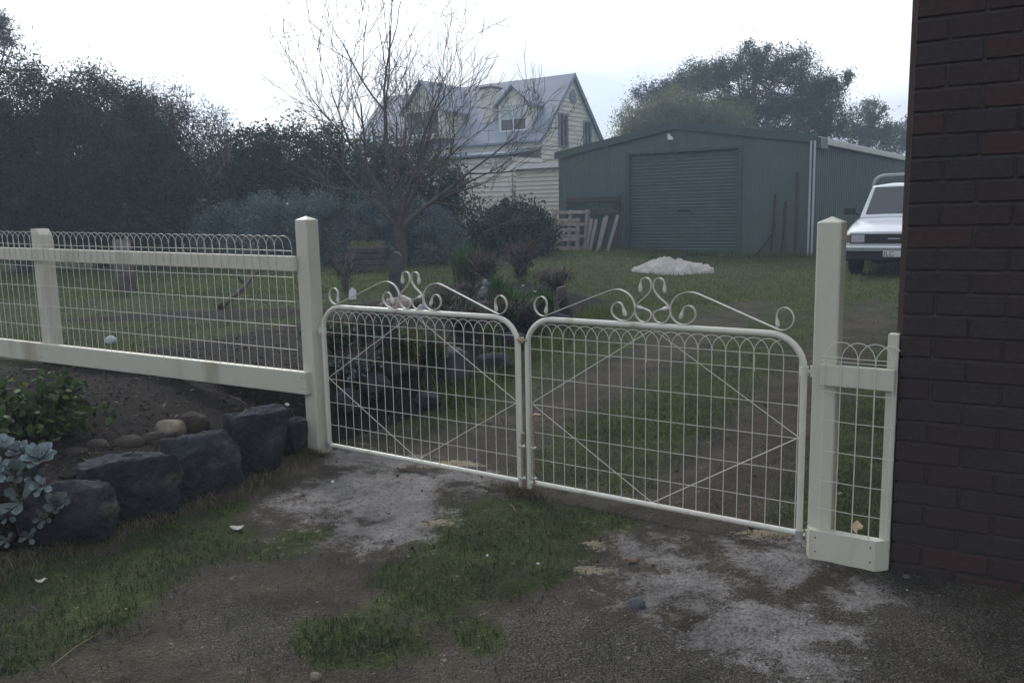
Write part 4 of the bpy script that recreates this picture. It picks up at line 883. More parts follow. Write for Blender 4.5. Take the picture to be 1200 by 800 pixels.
# far backdrop of trees beyond the left boundary so no bare horizon shows
for i, (px, lb) in enumerate(((-60, 'dull far tree glimpsed beyond the far left evergreen'), (70, 'dull far tree behind the dark round headed tree'), (170, 'dull far tree behind the scraggly bronze tree'), (260, 'dull far tree glimpsed left of the dark leafy tree'), (350, 'dull far tree glimpsed behind the dark leafy tree'), (450, 'dull far tree glimpsed behind the bare tree'))):
    b = gpt(px, 27); tree('far_tree', lb, 'tree', b, [(0, 0, 1.5, 1.7, 1.3, 1.3), (.6, 0, .6, 1.7, 1, .8), (-.7, 0, 1.1, 1.4, 1, 1)], ML_dark, (.08, .04), 120, 60, .22, .14, 12, 60 + i, group='dull far trees behind the left boundary')

# ------------------------------------------------------------------ bare tree
def bare_tree(base, seed):
    R = random.Random(seed); t = empty('bare_tree', base, 0, 'leafless spreading tree in front of the cream house', 'tree')
    tr_ = MB(); br = MB(); tw = MB()
    def grow(p, d, ln, r, lev, mb):
        n = 4; pts = [p]; q = p; dd = d
        for k in range(n):
            dd = (dd + Vector((R.gauss(0, .10), R.gauss(0, .10), R.gauss(.015, .06)))).normalized(); q = q + dd * ln / n; pts.append(q)
        r1 = r * (.62 if lev else .75); rr = [r + (r1 - r) * k / n for k in range(n + 1)]
        if lev >= 5: rr[-1] = .003
        (br if lev < 3 else tw).tube(pts, rr, 7 if lev < 2 else (5 if lev < 3 else 3), cap=False)
        if lev >= 6: return
        nc = (3, 3, 3, 3, 2, 2)[lev]
        for c in range(nc):
            k = n if c == 0 else R.randint(2, n); s = pts[k]
            ax = dd.orthogonal().normalized(); ax.rotate(Matrix.Rotation(R.uniform(0, 2 * pi), 3, dd)); nd = dd.copy(); nd.rotate(Matrix.Rotation(R.uniform(.10, .35) if c == 0 else R.uniform(.4, .85), 3, ax))
            nd.z += .10; nd.normalize(); grow(s, nd, ln * R.uniform(.60, .84), max(.0058, rr[k] * R.uniform(.55, .78)), lev + 1, mb)
    h = 1.05
    tr_.tube(smooth_path([(0, 0, -.1), (.01, 0, .3), (-.02, .02, .7), (.0, 0, h)], 4), [.135 - .003 * i for i in range(13)], 10)
    for az, el, ln, r in ((178, 40, 1.6, .048), (165, 56, 1.6, .052), (140, 80, 2.2, .058), (50, 74, 1.8, .052), (12, 46, 1.75, .050), (-8, 26, 1.65, .045), (190, 66, 1.5, .048), (-60, 66, 1.2, .05), (250, 62, 1.2, .05), (80, 60, 1.3, .06)):
        a_, e_2 = radians(az), radians(el); grow(Vector((R.uniform(-.04, .04), R.uniform(-.04, .04), h - R.uniform(.0, .35))), Vector((cos(a_) * cos(e_2), sin(a_) * cos(e_2), sin(e_2))), ln, r, 1, br)
    for k in range(46):                                                  # pollarded knot of dense shoots
        a_ = R.uniform(0, 2 * pi); e_2 = radians(R.uniform(45, 88)); c_ = Vector((R.gauss(.45, .45), R.gauss(0, .3), R.uniform(1.5, 2.5)))
        grow(c_, Vector((cos(a_) * cos(e_2), sin(a_) * cos(e_2), sin(e_2))), R.uniform(.4, .75), .009, 4, tw)
    tr_.obj('trunk', M_darkwood, t, True, fix=False); br.obj('limbs', M_bark, t, True, fix=False); tag(tw.obj('twigs', M_twig, t, fix=False), kind='stuff'); return t
bare_tree(gpt(468, 17.6), 7)

# ------------------------------------------------------------------ garden bed beside the drive, behind the left gate
def spot(px, py, Y=None):
    return G(px, py) if Y is None else Vector((*AT(px, py, Y)[:2], terr(*AT(px, py, Y)[:2])))
p = spot(430, 318); pl_ = empty('planter_box', p, RZ * .3, 'dark timber planter box topped with grass before silver hedge', 'planter')
for k in range(4): MB().box(-.34, .34, -.22 + .002 * (k % 2), .22, .02 + k * .115, .125 + k * .115, None, .008).obj('board', M_darkwood, pl_)
rng = np.random.default_rng(70); C_ = np.c_[rng.uniform(-.32, .32, 260), rng.uniform(-.2, .2, 260), rng.uniform(.46, .58, 260)]; link('greenery', arr_mesh('greenery', *leaf_cloud(rng, C_, .06, .008, 1.0)), ML_olive, pl_)
p = spot(465, 345, 11.2); mb = MB().prism([(-.085, -.05), (.085, -.05), (.085, .52)] + [(.085 * cos(t), .52 + .085 * sin(t)) for t in [pi * k / 10 for k in range(1, 10)]] + [(-.085, .52)], -.04, .04)
o = mb.obj('marker_post', M_greyrock); o.location = p; tag(o, 'grey round topped upright slab behind the left gate scrolls', 'slab'); o.rotation_euler = (.03, .02, -.2)
# dark stump carrying a rounded boulder, a brown stone and a bluish shell
p = spot(472, 400, 8.2); zt_ = AT(470, 372, 8.2).z
mb = MB().lathe([(.27, -.1), (.26, .1), (.25, zt_ - p.z - .02), (.23, zt_ - p.z), (.02, zt_ - p.z + .005)], 18); o = mb.obj('tree_stump', M_darkwood, None, True); o.location = p; o.scale = (1, .8, 1); tag(o, 'dark stump behind left gate carrying pale boulder', 'stump')
q = AT(467, 355, 8.2); rock('boulder', (q.x, q.y, zt_ + .085), (.24, .15, .115), 71, mat('pinkish_stone', (.27, .22, .21), (.18, .145, .14), 7, rough=.9, bump_=.5, bscale=30), 'pale pinkish boulder lying on dark stump behind left gate', .05, .2, .06, 4)
q = AT(486, 343, 8.1); rock('stone', (q.x, q.y, zt_ + .135), (.055, .05, .045), 72, M_brownrock, 'small brown stone on top right of pinkish boulder', 0, .15, .06, 3)
q = AT(493, 352, 8.0); rock('shell', (q.x, q.y, zt_ + .07), (.055, .04, .075), 73, mat('bluish_shell', (.36, .38, .47), (.22, .24, .32), 9, rough=.5), 'bluish shell leaning on right end of pinkish boulder', 0, .2, .15, 3, cat='shell')
p = spot(413, 358, 10.5); o = MB().add([(-.045, 0, 0), (.05, 0, .0), (.055, .01, .11), (.0, .015, .15), (-.035, .01, .10), (-.03, .05, 0), (.04, .05, 0), (.04, .05, .1), (.0, .04, .14), (-.03, .045, .09)], [(0, 1, 2, 3, 4), (9, 8, 7, 6, 5), (0, 5, 6, 1), (1, 6, 7, 2), (2, 7, 8, 3), (3, 8, 9, 4), (4, 9, 5, 0)]).obj('quartz_stone', M_white); o.location = p + Vector((0, 0, .06)); tag(o, 'white pointed stone standing in grass left of pinkish boulder', 'stone')
# small pale bird statue
p = spot(567, 362, 10.2); st = empty('bird_statue', p, .4, 'small pale grey bird statue among strap leaves', 'statue')
M_statue = mat('pale_concrete', (.24, .26, .29), (.13, .145, .165), 12, rough=.9, bump_=.4)
bd = rock_mesh(.055, .045, .095, 80, .05, .03, 3); o = link('body', bd, M_statue, st); o.location = (0, 0, .13); o.rotation_euler = (0, .35, 0)
MB().lathe([(.004, .05), (.03, .035), (.036, .0), (.03, -.03), (.012, -.05)], 12, Matrix.Translation((.028, 0, .245))).obj('head', M_statue, st, True); MB().lathe([(.012, 0), (.001, .04)], 6, Matrix.Translation((.058, 0, .245)) @ Matrix.Rotation(pi / 2, 4, 'Y')).obj('beak', M_statue, st)
MB().lathe([(.075, -.08), (.06, .0), (.03, .045), (.028, .06)], 12).obj('pedestal', M_statue, st); MB().add([(-.03, -.02, .10), (-.03, .02, .10), (-.115, .025, .05), (-.115, -.025, .05), (-.03, 0, .13), (-.11, 0, .065)], [(0, 1, 2, 3), (0, 3, 5, 4), (1, 4, 5, 2), (3, 2, 5), (0, 4, 1)]).obj('tail', M_statue, st)
# dark upright stump and rock by the drive edge
p = spot(663, 380); o = MB().tube([(0, 0, -.1), (.01, 0, .15), (-.03, .01, .33), (-.05, .0, .46)], [.10, .085, .075, .055], 9).obj('tree_stump', M_darkwood, None, True); o.location = p; tag(o, 'dark leaning stump at the drive edge beside strap leaves', 'stump')
p = spot(655, 388); rock('rock', (p.x, p.y, p.z + .07), (.19, .14, .14), 82, M_basalt, 'dark rock at foot of the leaning stump', .3, .4)
rb = 'rocks edging the bed behind the left gate'
for i, (px, py, s, mt, lb) in enumerate(((530, 448, (.16, .13, .20), M_greyrock, 'large upright grey rock seen through the left gate'), (578, 440, (.20, .14, .15), M_basalt, 'dark rock right of the upright grey rock'), (470, 446, (.17, .12, .085), M_brownrock, 'flat brown rock left of the upright grey rock'), (500, 478, (.13, .10, .07), M_basalt, 'low dark rock below the upright grey rock'), (438, 470, (.17, .12, .10), M_basalt, 'dark mossy rock low behind left gate near post'), (405, 486, (.12, .1, .09), M_basalt, 'dark rock directly behind the left gate post'), (602, 412, (.17, .13, .13), M_basalt, 'dark rock behind the gate meeting stiles'), (628, 396, (.14, .12, .11), M_brownrock, 'brown rock just right of the meeting stiles'))):
    p = spot(px, py); rock('rock', (p.x, p.y + s[1] * .6, terr(p.x, p.y + s[1] * .6) + s[2] * .35), s, 90 + i, mt, lb, .5 * i, .4, .1, 4, rb)

def straps(name, label, cat, base, n, h, spread, w, mt, seed, droop=.6):
    R = random.Random(seed); t = empty(name, base, 0, label, cat); mb = MB()
    for k in range(n):
        a_ = R.uniform(0, 2 * pi); L_ = h * R.uniform(.6, 1.15); sp = spread * R.uniform(.3, 1); q = Vector((R.gauss(0, spread * .25), R.gauss(0, spread * .2), -.02)); dr = Vector((cos(a_), sin(a_), 0)); sd = Vector((-dr.y, dr.x, 0)); vs = []
        for j in range(5):
            f = j / 4; c_ = q + dr * sp * f ** 1.5 + Vector((0, 0, L_ * (f - droop * .45 * f ** 3))); ww = w * (1 - f ** 2.2) + .001; vs += [c_ - sd * ww, c_ + sd * ww]
        mb.add(vs, [(2 * j, 2 * j + 1, 2 * j + 3, 2 * j + 2) for j in range(4)])
    mb.obj('leaves', mt, t, fix=False); return t
def stemmy(name, label, cat, base, n, h, spread, mt, seed, leaf=(.03, .012), per=18, bark=None):
    R = random.Random(seed); t = empty(name, base, 0, label, cat); mb = MB(); rng = np.random.default_rng(seed); C_ = []
    for k in range(n):
        a_ = R.uniform(0, 2 * pi); e = Vector((cos(a_) * spread * R.uniform(.2, 1), sin(a_) * spread * R.uniform(.2, 1), h * R.uniform(.6, 1.1))); m_ = Vector((e.x * .35, e.y * .35, e.z * .55))
        P = smooth_path([(e.x * .1, e.y * .1, -.05), m_, e], 4); mb.tube(P, [.009 - .0008 * i for i in range(9)], 4, cap=False)
        for j in range(2):
            f = e + Vector((R.gauss(0, .08), R.gauss(0, .08), R.uniform(.0, .16))); mb.tube([P[5], P[5].lerp(f, .6), f], [.005, .004, .002], 3, cap=False)
        for j in range(per): f = R.uniform(.3, 1.05); c_ = P[min(8, int(f * 8))]; C_.append(tuple(c_ + Vector((R.gauss(0, .04), R.gauss(0, .04), R.gauss(0, .03)))))
    mb.obj('stems', bark or M_twig, t, fix=False)
    if C_: link('leaves', arr_mesh('leaves', *leaf_cloud(rng, np.array(C_), *leaf, .3)), mt, t)
    return t
straps('strap_leaf_clump', 'tall clump of green strap leaves before the leaning stump', 'plant', spot(635, 372), 150, .50, .26, .008, ML_strap, 101)
straps('strap_leaf_clump', 'clump of green strap leaves between statue and gate join', 'plant', spot(602, 372), 150, .48, .28, .008, ML_strap, 102)
straps('strap_leaf_clump', 'low strap leaf clump right behind the bird statue', 'plant', spot(582, 352), 110, .45, .3, .008, ML_strap, 103)
straps('strap_leaf_clump', 'tall grassy clump left of the bronze twiggy shrub', 'plant', spot(546, 332), 120, .75, .3, .010, ML_strap, 104, .4)
stemmy('bronze_shrub', 'bronze twiggy shrub before dark shrub, left of pallets', 'shrub', spot(610, 330), 46, .62, .42, ML_brown, 105, (.032, .012), 16)
stemmy('bronze_shrub', 'reddish twiggy shrub above the bird statue', 'shrub', spot(568, 338), 40, .52, .36, ML_brown, 106, (.032, .012), 14)
stemmy('bronze_shrub', 'purple-brown low shrub right of the strap leaves', 'shrub', spot(648, 346), 36, .36, .34, ML_brown, 107, (.03, .012), 16)
stemmy('twiggy_plant', 'sparse dark twiggy plant left of pinkish boulder', 'plant', spot(405, 345), 18, .55, .2, ML_brown, 108, (.025, .01), 8)
stemmy('leafy_plant', 'yellow flowering green plant seen through left gate', 'plant', spot(474, 428), 46, .26, .15, ML_yel, 109, (.028, .010), 26)
stemmy('leafy_plant', 'dark green leafy plant below pinkish boulder, through gate', 'plant', spot(505, 432), 46, .24, .16, ML_strap, 110, (.03, .011), 24)
stemmy('leafy_plant', 'blue-green leafy plant left of the yellow flowering plant', 'plant', spot(442, 418), 52, .30, .2, ML_grey, 111, (.035, .012), 24)
stemmy('leafy_plant', 'pale grey leafy plant nearest the left gate post', 'plant', spot(396, 424), 52, .27, .2, ML_mid, 112, (.03, .012), 24)
stemmy('leafy_plant', 'mauve tinted low plant behind the left gate post', 'plant', spot(412, 438), 30, .13, .2, ML_silver, 113, (.022, .010), 18)
for i, (px, py, k, lb) in enumerate(((545, 362, 0, 'bronze low plant left of the bird statue'), (556, 376, 1, 'green strap tuft in front of the bird statue'), (590, 384, 2, 'dark leafy plant behind the left gate end scroll'), (530, 374, 2, 'dark leafy plant right of the yellow bloom'), (545, 392, 0, 'purplish low plant above the upright grey rock'), (575, 402, 1, 'green strap tuft above the dark rock by gate join'), (525, 350, 1, 'green strap tuft behind the yellow bloom'), (614, 388, 0, 'bronze low plant behind the gate join'))):
    if k == 1: straps('strap_leaf_clump', lb, 'plant', spot(px, py), 90, .30, .2, .006, ML_strap, 130 + i)
    else: stemmy('leafy_plant', lb, 'plant', spot(px, py), 40, .24, .22, (ML_brown, None, ML_mid)[k], 130 + i, (.028, .011), 22)
M_flower = mat('yellow_flower', (.60, .50, .06), (.5, .4, .05), 20, rough=.7); M_wflower = mat('white_flower', (.75, .75, .74), None, 20, rough=.7)
def flower(px, py, Y, r, mt, label, stem):
    p = AT(px, py, Y); t = empty('flower', (p.x, p.y, terr(p.x, p.y)), 0, label, 'flower'); h = p.z - terr(p.x, p.y); MB().tube([(0, 0, -.03), (.01, 0, h * .5), (0, 0, h)], .004, 4).obj('stem', ML_strap, t); mb = MB()
    for k in range(9): a_ = 2 * pi * k / 9; d = Vector((cos(a_), sin(a_), .5)); s_ = Vector((-sin(a_), cos(a_), 0)) * r * .4; c0 = Vector((0, 0, h)); mb.add([c0, c0 + d * r * .6 + s_, c0 + d * r, c0 + d * r * .6 - s_], [(0, 1, 2, 3)])
    mb.lathe([(.002, -.01), (r * .5, 0), (r * .45, r * .4), (.002, r * .55)], 8, Matrix.Translation((0, 0, h))).obj('bloom', mt, t, fix=False)
flower(514, 353, 9.2, .028, M_flower, 'single yellow bloom inside right scroll of the left gate', 1)
flower(613, 335, 10.3, .024, M_wflower, 'white bloom above the strap leaves, upper left one', 1); flower(627, 342, 10.0, .022, M_wflower, 'white bloom just above the right gate end scroll', 1)
for i, (px, py) in enumerate(((459, 397), (468, 396), (477, 397), (483, 399))): flower(px, py, 7.35 + .05 * i, .02, M_flower, ('yellow bloom leftmost of the row', 'yellow bloom second of the row', 'yellow bloom third of the row', 'yellow bloom rightmost of the row')[i] + ' on flowering plant', 1)

# ------------------------------------------------------------------ succulent and shrub in the front bed
def spoon_leaf(name, cup=.25, tipw=.5):
    vs = []; fs = []; nl, nw = 10, 5; FF = (0, .15, .32, .5, .66, .78, .88, .95, .985, 1.0)
    for j in range(nl):
        f = FF[j]; w = .09 + (tipw - .09) * sin(min(1, f * 1.12) * pi / 2) ** 1.6 if f < .8 else tipw * sqrt(max(.0, 1 - ((f - .8) / .2) ** 2)) * 1.0
        w = max(w, .02)
        for i in range(nw):
            s_ = (i / (nw - 1) * 2 - 1); vs.append((s_ * w * .5, f - .06 * s_ * s_ * (f > .7), cup * (f ** 2) * .5 + abs(s_) ** 2 * w * .22))
    fs = [(j * nw + i, j * nw + i + 1, (j + 1) * nw + i + 1, (j + 1) * nw + i) for j in range(nl - 1) for i in range(nw - 1)]
    k = len(vs); vs += [(x, y, z - .035) for x, y, z in vs]; fs += [(a_ + k, d + k, c + k, b_ + k) for a_, b_, c, d in fs]
    for j in range(nl - 1):
        for i in (0, nw - 1): a_, b_ = j * nw + i, (j + 1) * nw + i; fs.append((a_, b_, b_ + k, a_ + k))
    for i in range(nw - 1): a_ = (nl - 1) * nw + i; fs.append((a_, a_ + 1, a_ + 1 + k, a_ + k))
    me = MB().add(vs, fs).mesh(name); me.polygons.foreach_set('use_smooth', [True] * len(me.polygons)); return me
lf1 = spoon_leaf('leaf'); lf1.materials.append(ML_suc); lf2 = spoon_leaf('leaf_dull'); lf2.materials.append(ML_suc2)
sp_ = Vector((*XY(-.12, -1.78), .05)); SUC = empty('succulent_plant', sp_, 0, 'blue-grey succulent with big rosettes on the sloping boulder', 'succulent')
RS = random.Random(3)
def rosette(px, py, Y, L_, n, dirv, open_, lf, bare=False):
    c = AT(px, py, Y) - sp_; ax = Vector(dirv).normalized(); Q = ax.to_track_quat('Z', 'Y').to_matrix()
    st_ = MB().tube(smooth_path([(c.x * .3, c.y * .3 + .1, -.05), c * .6 - ax * .08, c - ax * .04, c + ax * .004], 4), [.016, .016, .015, .015, .015, .015, .015, .014, .014, .014, .013, .012, .010], 7).obj('rosette', M_bark, SUC, True)
    for k in range(n):
        f = k / max(1, n - 1); az = k * 2.39996 + RS.uniform(-.2, .2); tilt = (.25 + f * 1.15 * open_) + RS.uniform(-.08, .08); ln = L_ * (.45 + .55 * min(1, f * 1.5)) * RS.uniform(.9, 1.1)
        M_ = Q @ Matrix.Rotation(az, 3, 'Z') @ Matrix.Rotation(pi / 2 - tilt, 3, 'X')
        o = link('leaf', lf, None, st_); o.matrix_local = Matrix.Translation(c - ax * .018 * f) @ (M_ @ Matrix.Diagonal((ln, ln, ln))).to_4x4()
for q in ((46, 536, 3.86, .088, 24, (.15, -.5, 1), 1.0, lf1), (24, 530, 3.97, .080, 20, (-.1, -.6, 1), 1.0, lf1), (0, 524, 3.92, .085, 20, (.1, -.4, 1), 1.0, lf1), (-4, 550, 3.80, .078, 16, (.3, -.8, .6), 1.1, lf1), (17, 553, 3.80, .070, 14, (.2, -.8, .6), 1.0, lf2), (38, 556, 3.84, .066, 14, (.4, -.8, .5), 1.0, lf2),
          (24, 586, 3.70, .105, 7, (.15, -.9, .7), 1.15, lf2), (66, 590, 3.66, .062, 20, (.35, -.8, .7), 1.0, lf2), (48, 569, 3.74, .062, 10, (.3, -.9, .5), 1.0, lf1), (50, 607, 3.66, .048, 10, (.3, -.9, .2), 1.0, lf2), (6, 605, 3.68, .06, 9, (.1, -.8, .3), 1.1, lf2), (34, 628, 3.66, .05, 7, (.5, -.8, .4), 1.1, lf2), (8, 632, 3.66, .045, 7, (.2, -.8, .3), 1.1, lf2)): rosette(*q)
def leaves6(rng, C, hl, hw, up):
    n = len(C); d = rng.normal(size=(n, 3)); d[:, 2] += up; d[:, 1] -= .35; d /= np.linalg.norm(d, axis=1, keepdims=True); e = np.cross(d, rng.normal(size=(n, 3)) + np.array([0, 0, .0])); e /= np.linalg.norm(e, axis=1, keepdims=True); nn = np.cross(d, e); s = rng.uniform(.6, 1.25, (n, 1)); l = d * hl * s; w = e * hw * s; q = nn * hw * .4 * s
    V = np.stack([C, C + l * .6 + w + q, C + l * 1.4 + w * .8 + q, C + l * 2, C + l * 1.4 - w * .8 + q, C + l * .6 - w + q], 1).reshape(-1, 3); o = np.arange(n)[:, None] * 6; F = np.concatenate([o + np.array([[0, 1, 2, 3]]), o + np.array([[0, 3, 4, 5]])]); return V, F
bs = Vector((*AT(42, 500, 4.6)[:2], 0)); bs.z = terr(bs.x, bs.y); SH = empty('leafy_shrub', bs, 0, 'green rounded leaf shrub in front bed above the succulent', 'shrub')
rng = np.random.default_rng(5); bl_ = []
for px, py, Y, rx, rz_ in ((10, 478, 4.62, .15, .13), (45, 475, 4.66, .16, .14), (88, 478, 4.70, .10, .14), (-20, 478, 4.6, .15, .14), (30, 503, 4.52, .22, .09), (80, 500, 4.6, .12, .09), (62, 457, 4.72, .07, .07), (-5, 505, 4.5, .15, .1)):
    q = AT(px, py, Y) - bs; bl_.append((q.x, q.y, q.z, rx, .15, rz_))
CC, P = crown_points(rng, bl_, 150, 9, .04, .6); P = P[P[:, 2] > .01]
link('foliage', arr_mesh('foliage', *leaves6(rng, P, .024, .018, .35)), ML_shrub, SH)
q2 = P[rng.choice(len(P), 45, replace=False)]; link('yellowed_leaves', arr_mesh('yellowed_leaves', *leaves6(rng, q2 + np.array([0, -.02, .01]), .022, .016, .3)), ML_yel, SH)
mb = MB()
for i in rng.choice(len(CC), 34, replace=False): e = Vector(CC[i]); mb.tube(smooth_path([(e.x * .3, e.y * .3, -.03), e * .6, e], 3), .005, 4, cap=False)
mb.obj('stems', M_bark, SH, fix=False)

M_redwood = mat('reddish_bark', (.065, .046, .036), (.03, .023, .018), 9, rough=.95, bump_=.6)
p0, p1 = AT(258, 352, 10.2), AT(306, 322, 12.4); p0.z = terr(p0.x, p0.y) + .03; p1.z = terr(p1.x, p1.y) + .34
o = MB().tube(smooth_path([p0, p0.lerp(p1, .4) + Vector((.05, 0, .02)), p1, p1 + Vector((.5, .3, .10))], 4), [.040 - .0025 * i for i in range(13)], 8).tube([p0.lerp(p1, .55), p0.lerp(p1, .6) + Vector((-.25, .1, .22))], [.022, .01], 6).obj('fallen_branch', M_redwood, None, True); tag(o, 'bent reddish branch lying on the left lawn behind fence', 'branch')
M_oldstump = mat('grey_stump', (.20, .175, .15), (.09, .078, .068), 8, rough=.95, bump_=.6)
p = gpt(139, 13); o = MB().tube([(0, 0, -.1), (.01, 0, .4), (0, .01, .80)], [.16, .13, .125], 10).tube([(.05, 0, .6), (.09, 0, .84)], [.05, .03], 7).obj('tree_stump', M_oldstump, None, True); o.location = p; tag(o, 'pale broken stump showing above the left top rail', 'stump')
# ------------------------------------------------------------------ litter one can point to
def chip(name, px, py, size, mt, label, cat, seed, z=None, rz=0, grp=None):
    p = G(px, py); me = rock_mesh(*size, seed, .4, .12, 2); o = link(name, me, mt); o.location = (p.x, p.y, p.z + size[2] * .45); o.rotation_euler = (0, .1, rz); return tag(o, label, cat, grp)
def flat_leaf(px, py, L_, mt, label, seed, rz):
    R = random.Random(seed); p = G(px, py); mb = MB(); n = 9; top = [(L_ * cos(2 * pi * k / n) * R.uniform(.75, 1.1), L_ * .62 * sin(2 * pi * k / n) * R.uniform(.75, 1.1), .012 + .012 * abs(cos(2 * pi * k / n)) + R.uniform(0, .008)) for k in range(n)]
    vs = top + [(x, y, z - .003) for x, y, z in top] + [(0, 0, .008)]; mb.add(vs, [(k, (k + 1) % n, 2 * n) for k in range(n)] + [(k, k + n, (k + 1) % n + n, (k + 1) % n) for k in range(n)] + [tuple(range(2 * n - 1, n - 1, -1))]); o = mb.obj('fallen_leaf', mt); o.location = p; o.rotation_euler = (0, .06, rz); return tag(o, label, 'leaf')
flat_leaf(278, 622, .038, M_leaflit, 'pale curled leaf lying on grass in front of the basalt blocks', 1, .2)
flat_leaf(48, 685, .022, M_leaflit, 'dry narrow leaf on the grass at lower left', 2, .6)
flat_leaf(1005, 700, .012, M_leaflit, 'tiny pale leaf on dirt before the infill panel', 3, 0)
chip('broken_brick', 742, 658, (.026, .016, .011), mat('red_chip', (.22, .13, .10), None, 20, rough=.9, bump_=.5), 'reddish brick chip on the ash patch before right gate', 'brick chip', 3)
chip('dirt_clod', 746, 711, (.036, .03, .026), M_greyrock, 'grey clod of dirt below the reddish brick chip', 'clod', 4)
chip('stone_chip', 631, 661, (.011, .008, .006), M_white, 'white chip at left tip of yellow sand streak', 'chip', 5)
chip('stone_chip', 571, 652, (.006, .006, .009), M_white, 'bright white chip on grass below the gate join', 'chip', 6)
chip('stone_chip', 390, 565, (.011, .010, .010), M_white, 'white chip on ash patch below left gate post', 'chip', 7)
chip('stone_chip', 336, 475, (.020, .015, .012), M_white, 'white stone on soil just left of fence end post', 'chip', 8)
chip('stone_chip', 327, 643, (.010, .010, .007), M_palerock, 'pale chip on gravel left of the ash patch', 'chip', 9)
chip('stone_chip', 370, 795, (.022, .018, .016), M_palerock, 'pale stone at the bottom edge on the grass', 'chip', 10)
chip('stone_chip', 148, 714, (.010, .008, .006), M_palerock, 'pale pebble on gravel at lower left', 'chip', 11)
chip('stone_chip', 1152, 684, (.014, .012, .012), M_palerock, 'pale pebble lying at foot of brick wall', 'chip', 12)
chip('stone_chip', 1062, 677, (.018, .014, .012), M_greyrock, 'grey stone at brick corner beside infill panel', 'chip', 13)
chip('stone_chip', 985, 580, (.02, .02, .012), M_palerock, 'pale stone on the drive behind infill panel', 'chip', 14)
chip('stone_bag', 130, 403, (.055, .04, .055), mat('bluish_white', (.5, .54, .6), None, 9, rough=.7), 'bluish white lump on grass right behind the left fence', 'lump', 15)
for i, (px, py, L_, rz, lb) in enumerate(((38, 434, .055, .5, 'pale wood chip on bed under left rail, lowest one'), (48, 426, .045, .0, 'pale wood chip on bed under left rail, nearest middle'), (75, 426, .07, -.1, 'larger pale wood chip on bed under left rail'))):
    p = G(px, py); o = MB().box(-L_, L_, -.012, .012, 0, .008, None, .002).obj('wood_chip', M_palerock); o.location = p + Vector((0, 0, .004)); o.rotation_euler = (.05, .08, rz); tag(o, lb, 'wood chip')
M_straw = mat('straw', (.24, .20, .13), None, 9, rough=.9)
for i, (px0, py0, px1, py1, lb) in enumerate(((270, 465, 290, 475, 'thin pale twig on soil above the tall basalt block'), (60, 782, 118, 742, 'thin dry stalk lying on grass at lower left corner'), (598, 592, 604, 600, 'short twig on grass below the gate join'), (640, 540, 652, 548, 'little stick on drive just behind right gate'))):
    p, q = G(px0, py0), G(px1, py1); o = MB().tube([p + Vector((0, 0, .006)), p.lerp(q, .5) + Vector((0, 0, .014)), q + Vector((0, 0, .006))], [.0018, .0022, .0012], 5).obj('twig', M_straw); tag(o, lb, 'twig')

# ------------------------------------------------------------------ grass, pebbles and dead leaves (nobody could count them)
def blades(name, label, pts, h, w, mt, seed, lean=.7):
    rng = np.random.default_rng(seed); P = np.array(pts); n = len(P); a_ = rng.uniform(0, 2 * pi, n); d = np.c_[np.cos(a_), np.sin(a_), np.zeros(n)]; s = np.c_[-np.sin(a_ + rng.normal(0, .5, n)), np.cos(a_), np.zeros(n)]
    H = (h * rng.uniform(.4, 1.3, n))[:, None]; ln = (lean * rng.uniform(.1, 1.2, n))[:, None] * H; ww = (w * rng.uniform(.6, 1.3, n))[:, None]; zz = np.array([[0, 0, 1.]])
    V = np.stack([P - s * ww, P + s * ww, P + d * ln * .35 + zz * H * .6 + s * ww * .8, P + d * ln * .35 + zz * H * .6 - s * ww * .8, P + d * ln + zz * H], 1).reshape(-1, 3); o = np.arange(n)[:, None] * 5
    me = bpy.data.meshes.new(name); F = np.concatenate([o + np.array([[0, 1, 2]]), o + np.array([[0, 2, 3]]), o + np.array([[3, 2, 4]])]); me = arr_mesh(name, V, F); return tag(link(name, me, mt), label, 'grass', kind='stuff')
RG = random.Random(21)
def scatter(n, y0, y1, k, test, dist=1.0):
    o = []
    for _ in range(n):
        f = RG.random(); y = y0 * (y1 / y0) ** f if dist == 1 else y0 + (y1 - y0) * f; x = RG.uniform(-k, k) * y
        if test(x, y): o.append((x, y, GZ(x, y) - .003))
    return o
def tg(x, y):
    m = masks(x, y); g = m[0] * (1 - m[1]); g = g + .9 * noise.noise(Vector((x * 5, y * 5, 0))) * (.55 if y < 6 else .3) + .35 * noise.noise(Vector((x * 17, y * 17, 3))); fr_ = y < 6 and AB(x, y)[1] < .1; return RG.random() < g - (.30 if fr_ else .14) or RG.random() < (.003 if not fr_ or m[1] > .25 or m[2] > .5 else .075 * max(0, .6 + 1.6 * noise.noise(Vector((x * 3.1, y * 3.1, 8)))))
near = scatter(150000, 2.0, 6.3, .68, tg); mid = scatter(80000, 5.4, 13, .66, lambda x, y: AB(x, y)[1] > .1 and tg(x, y)); far = scatter(60000, 12, 24, .62, lambda x, y: AB(x, y)[1] < 17.2 and tg(x, y))
blades('grass', 'short trodden grass patches in front of the gates', near, .023, .0017, ML_trod, 1, 1.1)
blades('grass', 'mown lawn and wheel track grass just behind the gates', mid, .036, .0026, ML_mown, 2, .9)
blades('grass', 'lawn stretching to the shed and hedge', far, .055, .006, ML_grassA, 3, .8)
dry = scatter(26000, 2.0, 9, .68, lambda x, y: (masks(x, y)[0] > .15 and RG.random() < .34) or RG.random() < .012)
blades('dry_grass', 'scattered dry stalks in the grass and dirt', dry, .024, .0012, ML_dry, 4, 2.0)
tall = []
